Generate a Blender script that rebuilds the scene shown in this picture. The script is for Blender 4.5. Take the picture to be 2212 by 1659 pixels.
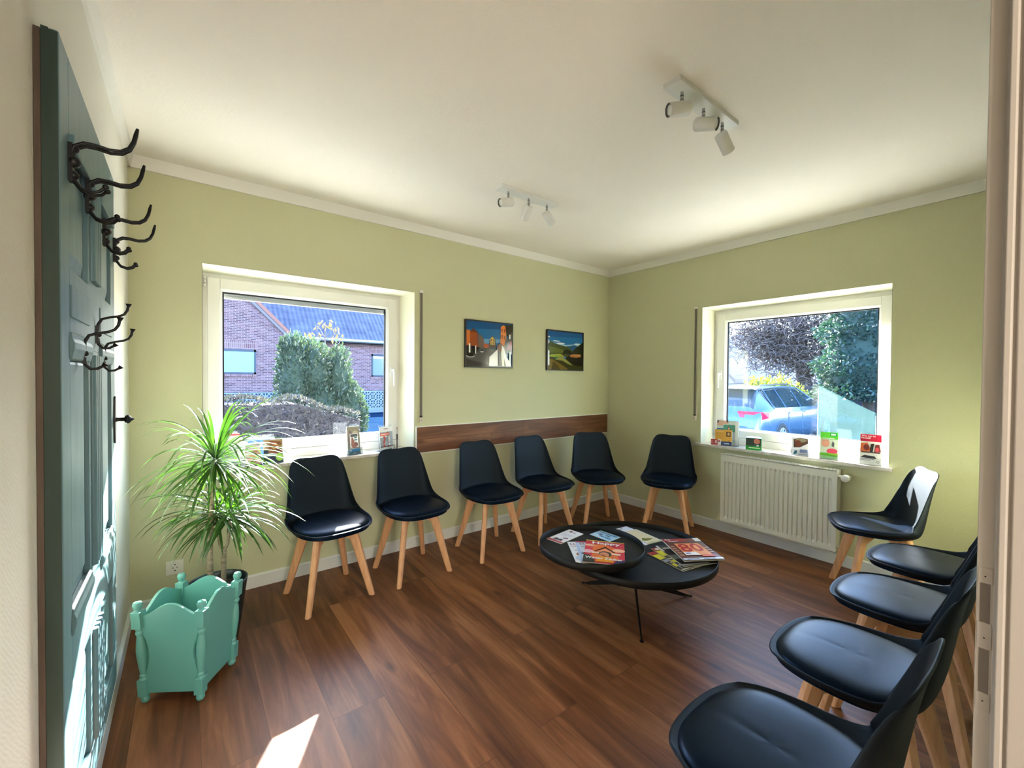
import bpy, math, random
from mathutils import Vector, Matrix
PI = math.pi
for o in list(bpy.data.objects): bpy.data.objects.remove(o)
S = bpy.context.scene
C = S.collection

# ---------------------------------------------------------------- camera
F_PX = 914.63
cam_d = bpy.data.cameras.new('camera'); cam = bpy.data.objects.new('camera', cam_d); C.objects.link(cam)
cam_d.sensor_width = 36.0; cam_d.lens = 36.0*F_PX/2212.0; cam_d.clip_start = 0.01; cam_d.clip_end = 500
yaw, pitch, roll = 0.9139095932613117, -0.015340664375097655, 0.007790213718004858
Fv = Vector((math.cos(yaw)*math.cos(pitch), math.sin(yaw)*math.cos(pitch), math.sin(pitch)))
R0 = Vector((math.sin(yaw), -math.cos(yaw), 0)); U0 = R0.cross(Fv)
Rv = math.cos(roll)*R0 + math.sin(roll)*U0; Uv = -math.sin(roll)*R0 + math.cos(roll)*U0
m = Matrix((Rv, Uv, -Fv)).transposed().to_4x4(); m.translation = Vector((-3.72875, -3.08212, 1.33268))
cam.matrix_world = m
S.camera = cam
# ---------------------------------------------------------------- exposure
S.view_settings.view_transform = 'Standard'; S.view_settings.look = 'None'
S.view_settings.gamma = 1.0; S.view_settings.use_curve_mapping = False
S.view_settings.exposure = 1.0
# ---------------------------------------------------------------- sky
W = bpy.data.worlds.new('sky'); S.world = W; W.use_nodes = True
nt = W.node_tree; nt.nodes.clear()
wo = nt.nodes.new('ShaderNodeOutputWorld'); bg = nt.nodes.new('ShaderNodeBackground'); sk = nt.nodes.new('ShaderNodeTexSky')
sk.sky_type = 'NISHITA'; sk.sun_disc = False; sk.sun_elevation = math.radians(28); sk.sun_rotation = math.radians(29)
sk.air_density = 1.0; sk.dust_density = 1.0; sk.ozone_density = 1.0
hs = nt.nodes.new('ShaderNodeHueSaturation'); hs.inputs['Saturation'].default_value = 1.1
nt.links.new(sk.outputs[0], hs.inputs['Color']); nt.links.new(hs.outputs[0], bg.inputs[0]); nt.links.new(bg.outputs[0], wo.inputs[0])
bg.inputs[1].default_value = 1.5
# ---------------------------------------------------------------- sun
sd = bpy.data.lights.new('sun', 'SUN'); sun = bpy.data.objects.new('sun', sd); C.objects.link(sun)
sd.energy = 54.0; sd.angle = math.radians(0.6); sd.color = (1.0, 0.95, 0.86)
sun.rotation_euler = Vector((-0.426, -0.773, -0.470)).to_track_quat('-Z', 'Y').to_euler()
sun.location = (4, 8, 6)
# ---------------------------------------------------------------- added fill light behind the open doorway
def area(name, loc, direction, sx, sy, energy, color):
    d = bpy.data.lights.new(name, 'AREA'); o = bpy.data.objects.new(name, d); C.objects.link(o)
    d.shape = 'RECTANGLE'; d.size = sx; d.size_y = sy; d.energy = energy; d.color = color
    o.location = loc; o.rotation_euler = Vector(direction).to_track_quat('-Z', 'Y').to_euler(); return o
area('hallway_fill', (-3.64, -4.3, 1.45), (0.32, 1, 0.04), 0.46, 1.8, 25, (1.0, 0.90, 0.76))

# ================================================================ helpers
MATS = {}
def mat(name, color=(0.8, 0.8, 0.8), rough=0.6, metal=0.0, spec=0.5, coat=0.0, alpha=1.0, trans=0.0, fn=None, emit=0):
    if name in MATS: return MATS[name]
    m = bpy.data.materials.new(name); m.use_nodes = True; n = m.node_tree
    b = n.nodes['Principled BSDF']
    b.inputs['Base Color'].default_value = (*color, 1); b.inputs['Roughness'].default_value = rough
    b.inputs['Metallic'].default_value = metal; b.inputs['Specular IOR Level'].default_value = spec
    b.inputs['Coat Weight'].default_value = coat
    if fn: fn(n, b)
    MATS[name] = m
    return m
def N(n, t, **kw):
    x = n.nodes.new(t)
    for k, v in kw.items():
        if hasattr(x, k): setattr(x, k, v)
    return x
def coords(n, scale=(1, 1, 1), rot=(0, 0, 0)):
    tc = N(n, 'ShaderNodeTexCoord'); mp = N(n, 'ShaderNodeMapping')
    mp.inputs['Scale'].default_value = scale; mp.inputs['Rotation'].default_value = rot
    n.links.new(tc.outputs['Object'], mp.inputs['Vector']); return mp.outputs[0]
def noise(n, vec, scale, detail=4, rough=0.5, dist=0.0):
    t = N(n, 'ShaderNodeTexNoise'); t.inputs['Scale'].default_value = scale; t.inputs['Detail'].default_value = detail
    t.inputs['Roughness'].default_value = rough; t.inputs['Distortion'].default_value = dist
    n.links.new(vec, t.inputs['Vector']); return t
def ramp(n, fac, stops):
    r = N(n, 'ShaderNodeValToRGB'); e = r.color_ramp.elements
    while len(e) < len(stops): e.new(0.5)
    for i, (p, c) in enumerate(stops): e[i].position = p; e[i].color = (*c, 1)
    n.links.new(fac, r.inputs[0]); return r.outputs[0]
def bump(n, b, h, strength=0.2, dist=0.01):
    x = N(n, 'ShaderNodeBump'); x.inputs['Strength'].default_value = strength; x.inputs['Distance'].default_value = dist
    n.links.new(h, x.inputs['Height']); n.links.new(x.outputs[0], b.inputs['Normal'])
def mixc(n, fac, a, b, mode='MIX'):
    x = N(n, 'ShaderNodeMix'); x.data_type = 'RGBA'; x.blend_type = mode
    for s, v in ((x.inputs[0], fac), (x.inputs[6], a), (x.inputs[7], b)):
        if isinstance(v, (int, float)): s.default_value = v
        elif isinstance(v, tuple): s.default_value = (*v, 1)
        else: n.links.new(v, s)
    return x.outputs[2]

def wallpaper(col):
    def f(n, b):
        v = coords(n)
        t1 = noise(n, v, 120, 3); t2 = N(n, 'ShaderNodeTexWave'); t2.wave_type = 'BANDS'; t2.bands_direction = 'DIAGONAL'
        t2.inputs['Scale'].default_value = 45; t2.inputs['Distortion'].default_value = 6; t2.inputs['Detail'].default_value = 2
        n.links.new(v, t2.inputs['Vector'])
        h = mixc(n, 0.45, t1.outputs[0], t2.outputs[0]); bump(n, b, h, 0.16, 0.004)
        big = noise(n, v, 1.3, 2)
        c = mixc(n, big.outputs[0], tuple(x*0.96 for x in col), tuple(min(1, x*1.04) for x in col)); n.links.new(c, b.inputs['Base Color'])
    return f
GREEN = (0.58, 0.58, 0.37)
m_green = mat('green_wallpaper', rough=0.75, fn=wallpaper(GREEN))
m_cream = mat('cream_wallpaper', rough=0.8, fn=wallpaper((0.74, 0.71, 0.62)))
m_hall = mat('hallway_paint', (0.74, 0.70, 0.64), 0.8)
def ceil_fn(n, b):
    v = coords(n); t = noise(n, v, 70, 5, 0.7); bump(n, b, t.outputs[0], 0.3, 0.006)
m_ceil = mat('rough_white_ceiling', (0.87, 0.81, 0.72), 0.9, fn=ceil_fn)
m_white = mat('white_gloss_paint', (0.80, 0.78, 0.72), 0.4)
m_skirt = mat('skirting_paint', (0.72, 0.72, 0.70), 0.5)
m_pvc = mat('white_plastic_window', (0.82, 0.81, 0.76), 0.35)
m_reveal = mat('reveal_plaster', (0.88, 0.87, 0.70), 0.8)
m_gasket = mat('black_gasket', (0.01, 0.01, 0.012), 0.6)
m_jamb = mat('door_frame_paint', (0.34, 0.305, 0.275), 0.5)

def wood_planks(along='y', pw=0.20, pl=1.35, cols=None, rough=0.42):
    def f(n, b):
        tc = N(n, 'ShaderNodeTexCoord'); mp = N(n, 'ShaderNodeMapping')
        n.links.new(tc.outputs['Object'], mp.inputs['Vector'])
        if along == 'y': mp.inputs['Rotation'].default_value = (0, 0, -PI/2)
        if along == 'xz': mp.inputs['Rotation'].default_value = (PI/2, 0, 0)
        v = mp.outputs[0]
        br = N(n, 'ShaderNodeTexBrick'); br.offset = 0.37; br.offset_frequency = 2; br.squash = 1.0
        br.inputs['Scale'].default_value = 1.0; br.inputs['Brick Width'].default_value = pl; br.inputs['Row Height'].default_value = pw
        br.inputs['Mortar Size'].default_value = 0.0016; br.inputs['Mortar Smooth'].default_value = 0.6; br.inputs['Bias'].default_value = 0.0
        br.inputs['Color1'].default_value = (0, 0, 0, 1); br.inputs['Color2'].default_value = (1, 1, 1, 1); br.inputs['Mortar'].default_value = (0.5, 0.5, 0.5, 1)
        n.links.new(v, br.inputs['Vector'])
        # every plank shifts the grain so that neighbours differ
        sep = N(n, 'ShaderNodeSeparateColor'); n.links.new(br.outputs['Color'], sep.inputs[0])
        sc = N(n, 'ShaderNodeVectorMath'); sc.operation = 'MULTIPLY'; sc.inputs[1].default_value = (1.1, 9.0, 9.0); n.links.new(v, sc.inputs[0])
        cmb = N(n, 'ShaderNodeCombineXYZ'); mul = N(n, 'ShaderNodeMath'); mul.operation = 'MULTIPLY'; mul.inputs[1].default_value = 37.0
        n.links.new(sep.outputs[0], mul.inputs[0]); n.links.new(mul.outputs[0], cmb.inputs[0]); n.links.new(mul.outputs[0], cmb.inputs[2])
        ad = N(n, 'ShaderNodeVectorMath'); ad.operation = 'ADD'; n.links.new(sc.outputs[0], ad.inputs[0]); n.links.new(cmb.outputs[0], ad.inputs[1])
        g1 = noise(n, ad.outputs[0], 1.0, 6, 0.62, 0.9)
        sc2 = N(n, 'ShaderNodeVectorMath'); sc2.operation = 'MULTIPLY'; sc2.inputs[1].default_value = (3.0, 60.0, 60.0); n.links.new(v, sc2.inputs[0])
        ad2 = N(n, 'ShaderNodeVectorMath'); ad2.operation = 'ADD'; n.links.new(sc2.outputs[0], ad2.inputs[0]); n.links.new(cmb.outputs[0], ad2.inputs[1])
        g2 = noise(n, ad2.outputs[0], 1.0, 3, 0.5)
        base = ramp(n, g1.outputs[0], [(0.28, cols[0]), (0.47, cols[1]), (0.60, cols[2]), (0.8, cols[3])])
        fine = ramp(n, g2.outputs[0], [(0.3, (0.78, 0.76, 0.74)), (0.65, (1.08, 1.08, 1.08))])
        c = mixc(n, 0.8, base, fine, 'MULTIPLY')
        tint = ramp(n, sep.outputs[0], [(0.0, (0.80, 0.80, 0.82)), (0.5, (1.0, 1.0, 1.0)), (1.0, (1.16, 1.14, 1.12))])
        c = mixc(n, 0.85, c, tint, 'MULTIPLY')
        # knots
        sk_ = N(n, 'ShaderNodeVectorMath'); sk_.operation = 'MULTIPLY'; sk_.inputs[1].default_value = (1.6, 4.2, 4.2); n.links.new(v, sk_.inputs[0])
        vo = N(n, 'ShaderNodeTexVoronoi'); vo.inputs['Scale'].default_value = 1.0; n.links.new(sk_.outputs[0], vo.inputs['Vector'])
        kn = ramp(n, vo.outputs['Distance'], [(0.02, (0.22, 0.18, 0.16)), (0.10, (1, 1, 1))])
        c = mixc(n, 0.8, c, kn, 'MULTIPLY')
        mort = ramp(n, br.outputs['Fac'], [(0.0, (1, 1, 1)), (0.8, (0.45, 0.42, 0.40))])
        c = mixc(n, 1.0, c, mort, 'MULTIPLY')
        n.links.new(c, b.inputs['Base Color'])
        bump(n, b, g2.outputs[0], 0.08, 0.002)
    return f
WOODC = [(0.075, 0.024, 0.009), (0.165, 0.058, 0.022), (0.25, 0.098, 0.038), (0.34, 0.152, 0.066)]
m_floor = mat('laminate_floor', rough=0.44, spec=0.32, fn=wood_planks('y', 0.205, 1.38, WOODC))
m_board = mat('wall_board_wood', rough=0.5, fn=wood_planks('xz', 0.30, 1.16, [tuple(x*0.95 for x in c) for c in WOODC]))

def grain(c1, c2, sc=(60, 60, 5)):
    def f(n, b):
        v = coords(n, sc); t = noise(n, v, 1.0, 3)
        c = ramp(n, t.outputs[0], [(0.3, c1), (0.7, c2)]); n.links.new(c, b.inputs['Base Color'])
    return f
m_beech = mat('beech_wood', rough=0.45, fn=grain((0.60, 0.29, 0.135), (0.74, 0.40, 0.20)))
m_shell = mat('black_plastic_shell', (0.0045, 0.005, 0.007), 0.56, spec=0.30)
def leather(n, b):
    v = coords(n); t = noise(n, v, 260, 3); bump(n, b, t.outputs[0], 0.12, 0.001)
m_pad = mat('black_leatherette', (0.002, 0.005, 0.012), 0.36, spec=0.15, fn=leather)
m_pad.node_tree.nodes['Principled BSDF'].inputs['Specular Tint'].default_value = (0.28, 0.55, 1.0, 1)  # blue sky sheen put into the cushion and shell specular tints
m_shell.node_tree.nodes['Principled BSDF'].inputs['Specular Tint'].default_value = (0.6, 0.8, 1.0, 1)
m_blackmetal = mat('black_coated_metal', (0.006, 0.006, 0.006), 0.5, spec=0.25)
def tray_fn(n, b):
    v = coords(n); t = noise(n, v, 9, 5, 0.6)
    c = ramp(n, t.outputs[0], [(0.35, (0.014, 0.014, 0.013)), (0.7, (0.024, 0.023, 0.021))]); n.links.new(c, b.inputs['Base Color'])
m_tray = mat('black_tray_floor', rough=0.6, spec=0.2, fn=tray_fn)
m_iron = mat('wrought_iron', (0.006, 0.006, 0.007), 0.45, 0.3)
def old_paint(c1, c2):
    def f(n, b):
        v = coords(n, (9, 9, 1.1)); t = noise(n, v, 3.0, 5, 0.6)
        c = ramp(n, t.outputs[0], [(0.3, c1), (0.7, c2)]); n.links.new(c, b.inputs['Base Color']); bump(n, b, t.outputs[0], 0.15, 0.003)
    return f
m_teal = mat('teal_door_paint', rough=0.42, fn=old_paint((0.075, 0.155, 0.18), (0.115, 0.21, 0.235)))
m_tealedge = mat('dark_green_edge_paint', rough=0.6, fn=old_paint((0.014, 0.034, 0.024), (0.028, 0.055, 0.040)))
m_rawwood = mat('raw_brown_edge', rough=0.8, fn=old_paint((0.07, 0.05, 0.035), (0.14, 0.10, 0.075)))
m_mint = mat('mint_paint', (0.12, 0.35, 0.30), 0.4, fn=None)
m_pot = mat('dark_teal_pot', (0.006, 0.018, 0.018), 0.35)
m_soil = mat('potting_soil', (0.02, 0.013, 0.009), 0.95)
m_stem = mat('plant_stem', rough=0.8, fn=grain((0.16, 0.12, 0.07), (0.34, 0.27, 0.18), (30, 30, 90)))
m_rad = mat('radiator_enamel', (0.76, 0.75, 0.66), 0.35)
m_sillA = mat('sill_stone', (0.62, 0.58, 0.52), 0.22)
def sill_fn(n, b):
    v = coords(n); t = noise(n, v, 14, 6, 0.7)
    c = ramp(n, t.outputs[0], [(0.35, (0.55, 0.50, 0.45)), (0.65, (0.80, 0.76, 0.70))]); n.links.new(c, b.inputs['Base Color'])
m_sill = mat('marble_sill', rough=0.15, fn=sill_fn)
m_strap = mat('grey_webbing', (0.16, 0.145, 0.12), 0.8)
m_beige = mat('beige_plastic', (0.62, 0.55, 0.44), 0.4)
m_lampw = mat('lamp_white_metal', (0.74, 0.73, 0.69), 0.4)
m_chrome = mat('chrome', (0.45, 0.44, 0.43), 0.25, 1.0)
m_darkgrey = mat('dark_grey_ring', (0.06, 0.055, 0.05), 0.5)
m_bulb = mat('bulb_glass', (0.75, 0.75, 0.72), 0.15, 0.6)
m_dark = mat('dark_hole', (0.02, 0.018, 0.015), 0.9)

def leaf_mat(name, c, c2, tr=0.45):
    m = bpy.data.materials.new(name); m.use_nodes = True; n = m.node_tree; n.nodes.clear()
    out = N(n, 'ShaderNodeOutputMaterial'); p = N(n, 'ShaderNodeBsdfPrincipled'); t = N(n, 'ShaderNodeBsdfTranslucent'); mx = N(n, 'ShaderNodeMixShader')
    v = coords(n); no = noise(n, v, 7, 3); cc = ramp(n, no.outputs[0], [(0.35, c), (0.65, c2)])
    n.links.new(cc, p.inputs['Base Color']); p.inputs['Roughness'].default_value = 0.32
    br = mixc(n, 1.0, cc, (1.5, 1.9, 0.5), 'MULTIPLY'); n.links.new(br, t.inputs['Color'])
    mx.inputs[0].default_value = tr; n.links.new(p.outputs[0], mx.inputs[1]); n.links.new(t.outputs[0], mx.inputs[2]); n.links.new(mx.outputs[0], out.inputs[0])
    return m
m_leaf = leaf_mat('dracaena_leaf', (0.022, 0.06, 0.016), (0.055, 0.12, 0.025), 0.3)
m_conifer = leaf_mat('grey_green_conifer', (0.055, 0.085, 0.07), (0.11, 0.15, 0.11), 0.15)
m_fir = leaf_mat('blue_green_fir', (0.015, 0.045, 0.045), (0.04, 0.09, 0.085), 0.12)
m_hedge = leaf_mat('bare_brown_hedge', (0.03, 0.027, 0.045), (0.08, 0.07, 0.085), 0.1)
m_yellow = leaf_mat('yellow_shrub', (0.20, 0.22, 0.03), (0.34, 0.34, 0.07), 0.25)
m_red = leaf_mat('brown_leaf', (0.16, 0.09, 0.07), (0.26, 0.17, 0.12), 0.3)
m_bark = mat('grey_bark', (0.07, 0.06, 0.065), 0.9)
m_twig = mat('pale_twig', (0.17, 0.13, 0.13), 0.85)

def glass_mat(name, tint, refl=1.0):
    m = bpy.data.materials.new(name); m.use_nodes = True; n = m.node_tree; n.nodes.clear()
    out = N(n, 'ShaderNodeOutputMaterial'); t = N(n, 'ShaderNodeBsdfTransparent'); g = N(n, 'ShaderNodeBsdfGlossy'); mx = N(n, 'ShaderNodeMixShader'); lw = N(n, 'ShaderNodeLayerWeight'); pw = N(n, 'ShaderNodeMath'); pw.operation = 'POWER'; fr = N(n, 'ShaderNodeMath'); fr.operation = 'MULTIPLY_ADD'
    t.inputs[0].default_value = (*tint, 1); g.inputs['Roughness'].default_value = 0.02
    lw.inputs['Blend'].default_value = 0.5; n.links.new(lw.outputs['Facing'], pw.inputs[0]); pw.inputs[1].default_value = 5.0; n.links.new(pw.outputs[0], fr.inputs[0]); fr.inputs[1].default_value = 0.9; fr.inputs[2].default_value = 0.025
    n.links.new(fr.outputs[0], mx.inputs[0]); n.links.new(t.outputs[0], mx.inputs[1]); n.links.new(g.outputs[0], mx.inputs[2]); n.links.new(mx.outputs[0], out.inputs[0])
    return m
m_glass = glass_mat('window_glass', (0.90, 0.94, 0.97))
m_acryl = glass_mat('clear_acrylic', (0.93, 0.94, 0.95))
def reflection_veil():
    m = bpy.data.materials.new('pale_reflection_veil'); m.use_nodes = True; n = m.node_tree; n.nodes.clear()
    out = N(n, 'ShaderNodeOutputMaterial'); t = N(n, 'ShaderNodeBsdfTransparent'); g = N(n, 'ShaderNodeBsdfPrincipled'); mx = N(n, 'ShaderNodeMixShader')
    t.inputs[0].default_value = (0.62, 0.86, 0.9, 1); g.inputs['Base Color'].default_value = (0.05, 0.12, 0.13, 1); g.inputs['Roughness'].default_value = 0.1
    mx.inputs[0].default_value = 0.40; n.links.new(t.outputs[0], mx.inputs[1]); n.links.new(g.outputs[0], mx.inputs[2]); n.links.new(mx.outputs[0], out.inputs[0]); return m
m_reflection = reflection_veil()  # tinted veil for the imitated window reflection

_cm = {}
def cm(c, rough=0.45):
    """plain printed or painted colour given as sRGB 0..255"""
    k = (tuple(c), rough)
    if k not in _cm:
        lin = tuple(((x/255+0.055)/1.055)**2.4 if x > 10 else x/255/12.92 for x in c)
        _cm[k] = mat('print_%02x%02x%02x_%d' % (*c, int(rough*100)), lin, rough)
    return _cm[k]

class MB:
    def __init__(s): s.v = []; s.f = []; s.m = []; s.sm = []
    def add(s, vs, fs, mi=0, smooth=False, M=None):
        o = len(s.v)
        for p in vs:
            p = Vector(p)
            s.v.append(tuple(M @ p if M else p))
        for f in fs: s.f.append(tuple(i+o for i in f)); s.m.append(mi); s.sm.append(smooth)
        return s
    def box(s, a, b, mi=0, M=None, inset=0):
        x0, y0, z0 = (min(a[i], b[i]) for i in range(3)); x1, y1, z1 = (max(a[i], b[i]) for i in range(3))
        v = [(x0, y0, z0), (x1, y0, z0), (x1, y1, z0), (x0, y1, z0), (x0, y0, z1), (x1, y0, z1), (x1, y1, z1), (x0, y1, z1)]
        return s.add(v, [(3, 2, 1, 0), (4, 5, 6, 7), (0, 1, 5, 4), (1, 2, 6, 5), (2, 3, 7, 6), (3, 0, 4, 7)], mi, False, M)
    def prism(s, pts, axis, a, b, mi=0, M=None):
        """polygon in the two remaining axes extruded from a to b along axis"""
        n = len(pts)
        def P(p, t):
            return {'x': (t, p[0], p[1]), 'y': (p[0], t, p[1]), 'z': (p[0], p[1], t)}[axis]
        v = [P(p, a) for p in pts]+[P(p, b) for p in pts]
        f = [tuple(range(n))[::-1], tuple(range(n, 2*n))]+[(i, (i+1) % n, n+(i+1) % n, n+i) for i in range(n)]
        return s.add(v, f, mi, False, M)
    def tube(s, pts, r, seg=8, mi=0, caps=True, M=None, flat=1.0):
        pts = [Vector(p) for p in pts]; n = len(pts)
        rs = r if isinstance(r, (list, tuple)) else [r]*n
        vs = []; ref = None
        for i, p in enumerate(pts):
            t = (pts[min(i+1, n-1)]-pts[max(i-1, 0)]).normalized()
            if ref is None: ref = Vector((0, 0, 1)) if abs(t.z) < 0.9 else Vector((1, 0, 0))
            a = (ref-t*ref.dot(t)).normalized(); b = t.cross(a); ref = a
            for k in range(seg):
                th = 2*PI*k/seg; vs.append(p+a*math.cos(th)*rs[i]*flat+b*math.sin(th)*rs[i])
        fs = [(i*seg+k, i*seg+(k+1) % seg, (i+1)*seg+(k+1) % seg, (i+1)*seg+k) for i in range(n-1) for k in range(seg)]
        s.add(vs, fs, mi, seg > 5, M)
        if caps: s.add(vs[:seg], [tuple(range(seg))[::-1]], mi, False, M); s.add(vs[-seg:], [tuple(range(seg))], mi, False, M)
        return s
    def cyl(s, a, b, r, seg=20, mi=0, r2=None, M=None): return s.tube([a, b], [r, r if r2 is None else r2], seg, mi, True, M)
    def lathe(s, prof, seg=32, mi=0, M=None, cap=False):
        n = len(prof); vs = [(r*math.cos(2*PI*k/seg), r*math.sin(2*PI*k/seg), z) for r, z in prof for k in range(seg)]
        fs = [(i*seg+k, i*seg+(k+1) % seg, (i+1)*seg+(k+1) % seg, (i+1)*seg+k) for i in range(n-1) for k in range(seg)]
        s.add(vs, fs, mi, True, M)
        if cap:
            s.add(vs[:seg], [tuple(range(seg))[::-1]], mi, False, M); s.add(vs[-seg:], [tuple(range(seg))], mi, False, M)
        return s
    def sphere(s, c, r, mi=0, seg=14, M=None, sc=(1, 1, 1)):
        prof = [(r*math.sin(PI*i/8), -r*math.cos(PI*i/8)) for i in range(9)]
        prof[0] = (r*0.02, -r); prof[-1] = (r*0.02, r)
        T = Matrix.Translation(Vector(c)) @ Matrix.Diagonal((*sc, 1))
        return s.lathe(prof, seg, mi, (M @ T) if M else T)
    def build(s, name, mats, parent=None, bevel=0, loc=None, subsurf=0, solid=0, auto=True):
        me = bpy.data.meshes.new(name); me.from_pydata(s.v, [], s.f)
        if not isinstance(mats, (list, tuple)): mats = [mats]
        for m_ in mats: me.materials.append(m_)
        me.polygons.foreach_set('material_index', s.m); me.polygons.foreach_set('use_smooth', s.sm); me.update()
        o = bpy.data.objects.new(name, me); C.objects.link(o)
        if parent: o.parent = parent
        if loc: o.location = loc
        if solid: d = o.modifiers.new('solid', 'SOLIDIFY'); d.thickness = solid; d.offset = 0
        if bevel: d = o.modifiers.new('bevel', 'BEVEL'); d.width = bevel; d.segments = 2; d.limit_method = 'ANGLE'; d.angle_limit = 0.6
        if subsurf: d = o.modifiers.new('sub', 'SUBSURF'); d.levels = subsurf; d.render_levels = subsurf
        return o
def tag(o, label=None, cat=None, group=None, kind=None):
    if label: o['label'] = label
    if cat: o['category'] = cat
    if group: o['group'] = group
    if kind: o['kind'] = kind
    return o
def empty(name, loc=(0, 0, 0), rz=0, label=None, cat=None, group=None, kind=None):
    o = bpy.data.objects.new(name, None); C.objects.link(o); o.location = loc; o.rotation_euler = (0, 0, rz); o.empty_display_size = 0.1
    return tag(o, label, cat, group, kind)
def kids(o): return [c for c in bpy.data.objects if c.parent == o]
def copy_tree(o, parent=None):
    ch = kids(o); c = o.copy(); C.objects.link(c); c.parent = parent
    for k in ch: copy_tree(k, c)
    return c
def box(name, a, b, m_, parent=None, bevel=0, kind=None):
    o = MB().box(a, b).build(name, m_, parent, bevel)
    if kind: o['kind'] = kind
    return o
def text_geo(txt, size, font=None):
    cu = bpy.data.curves.new('t', 'FONT'); cu.body = txt; cu.size = size; cu.resolution_u = 2; cu.offset = size*0.022
    ob = bpy.data.objects.new('t', cu); C.objects.link(ob)
    dg = bpy.context.evaluated_depsgraph_get(); me = bpy.data.meshes.new_from_object(ob.evaluated_get(dg))
    vs = [tuple(v.co) for v in me.vertices]; fs = [tuple(p.vertices) for p in me.polygons]
    bpy.data.objects.remove(ob); bpy.data.curves.remove(cu); bpy.data.meshes.remove(me)
    return vs, fs
def sheet(name, parent, O, U, V, w, h, bgc, shapes, rough=0.4, lift=0.0003, back=0.0):
    """printed face: origin O, unit directions U (right) V (up); shapes in 0..1 coordinates, painted one above the other"""
    O, U, V = Vector(O), Vector(U).normalized(), Vector(V).normalized(); Nn = U.cross(V).normalized()
    mb = MB(); ms = []
    def mi(c):
        m_ = cm(c, rough)
        if m_ not in ms: ms.append(m_)
        return ms.index(m_)
    def P(x, y, l): return O+U*(x*w)+V*(y*h)+Nn*(lift*l)
    mb.add([P(0, 0, 1), P(1, 0, 1), P(1, 1, 1), P(0, 1, 1)], [(0, 1, 2, 3)], mi(bgc))
    l = 2
    for s in shapes:
        k = s[0]
        if k == 'r': pts = [(s[1], s[2]), (s[3], s[2]), (s[3], s[4]), (s[1], s[4])]; c = s[5]
        elif k == 'p': pts = s[1]; c = s[2]
        elif k == 'e': pts = [(s[1]+s[3]*math.cos(2*PI*i/20), s[2]+s[4]*math.sin(2*PI*i/20)) for i in range(20)]; c = s[5]
        elif k == 't':
            vs, fs = text_geo(s[1], s[4]*h)
            wx = max(v[0] for v in vs) if vs else 1; kx = (s[6]*w/wx) if len(s) > 6 else 1.0
            mb.add([P(s[2], s[3], l)+U*(v[0]*kx)+V*v[1] for v in vs], fs, mi(s[5])); l += 1; continue
        mb.add([P(x, y, l) for x, y in pts], [tuple(range(len(pts)))], mi(c)); l += 1
    return mb.build(name, ms, parent)

# ================================================================ room
L, HB, HC, YF = 3.972, 2.45, 2.515, -3.03      # left wall, underside of cove, ceiling, front wall
TH = 0.34
box('floor', (-L-0.3, YF-2.6, -0.1), (0.05, 0.05, 0), m_floor, kind='structure')
box('ceiling', (-L-0.1, YF-0.12, HC), (TH, TH, HC+0.2), m_ceil, kind='structure')
# window openings
AX0, AX1, AZ0, AZ1 = -3.651, -2.315, 0.77, 1.99
BY0, BY1, BZ0, BZ1 = -2.387, -1.077, 0.75, 1.983
wb = MB()
wb.box((-L-0.1, 0, -0.4), (AX0, TH, HC)).box((AX1, 0, -0.4), (TH, TH, HC)).box((AX0, 0, -0.4), (AX1, TH, AZ0-0.02)).box((AX0, 0, AZ1), (AX1, TH, HC))
tag(wb.build('wall_back', m_green), kind='structure')
wr = MB()
wr.box((0, YF-0.1, -0.4), (TH, BY0, HC)).box((0, BY1, -0.4), (TH, 0, HC)).box((0, BY0, -0.4), (TH, BY1, BZ0-0.02)).box((0, BY0, BZ1), (TH, BY1, HC))
tag(wr.build('wall_right', m_green), kind='structure')
box('wall_left', (-L-0.12, YF-2.6, -0.1), (-L, 0.0, HC), m_cream, kind='structure')
DX0, DX1, DZ = -3.84, -2.885, 2.03
wf = MB().box((-L, YF-0.11, 0), (DX0, YF, HC)).box((DX1+0.03, YF-0.11, 0), (0, YF, HC)).box((DX0, YF-0.11, DZ+0.03), (DX1+0.03, YF, HC))
tag(wf.build('wall_front', m_green), kind='structure')
# hallway behind the camera
hw = MB().box((-2.2, YF-2.6, 0), (-2.1, YF-0.11, HC)).box((-L, YF-2.7, 0), (-2.1, YF-2.6, HC)).box((-2.2, YF-0.115, 0), (DX1+0.03, YF-0.111, HC))
tag(hw.build('wall_hallway', m_hall), kind='structure')
box('ceiling_hallway', (-L-0.1, YF-2.7, HC), (-2.1, YF-0.12, HC+0.1), m_ceil, kind='structure')
# cove strips
def strip(name, pts, axis, a, b, m_): return tag(MB().prism(pts, axis, a, b).build(name, m_), kind='structure')
strip('trim_1', [(0.002, HB), (-0.012, HB), (-0.026, HC-0.012), (-0.030, HC+0.002), (0.002, HC+0.002)], 'x', -L, 0, m_white)   # (y,z)
strip('trim_2', [(0.002, HB), (-0.012, HB), (-0.026, HC-0.012), (-0.030, HC+0.002), (0.002, HC+0.002)], 'y', YF, 0, m_white)
strip('trim_3', [(-L-0.002, HB), (-L+0.012, HB), (-L+0.022, HC-0.012), (-L+0.026, HC+0.002), (-L-0.002, HC+0.002)], 'y', YF, 0, m_white)
BH = 0.082
strip('baseboard_back', [(0.002, 0), (-0.014, 0), (-0.014, BH-0.008), (-0.006, BH), (0.002, BH)], 'x', -L, 0, m_skirt)
strip('baseboard_right', [(0.002, 0), (-0.014, 0), (-0.014, BH-0.008), (-0.006, BH), (0.002, BH)], 'y', YF, 0, m_skirt)
strip('baseboard_left', [(-L-0.002, 0), (-L+0.014, 0), (-L+0.014, BH-0.008), (-L+0.006, BH), (-L-0.002, BH)], 'y', YF, 0, m_skirt)
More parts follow.
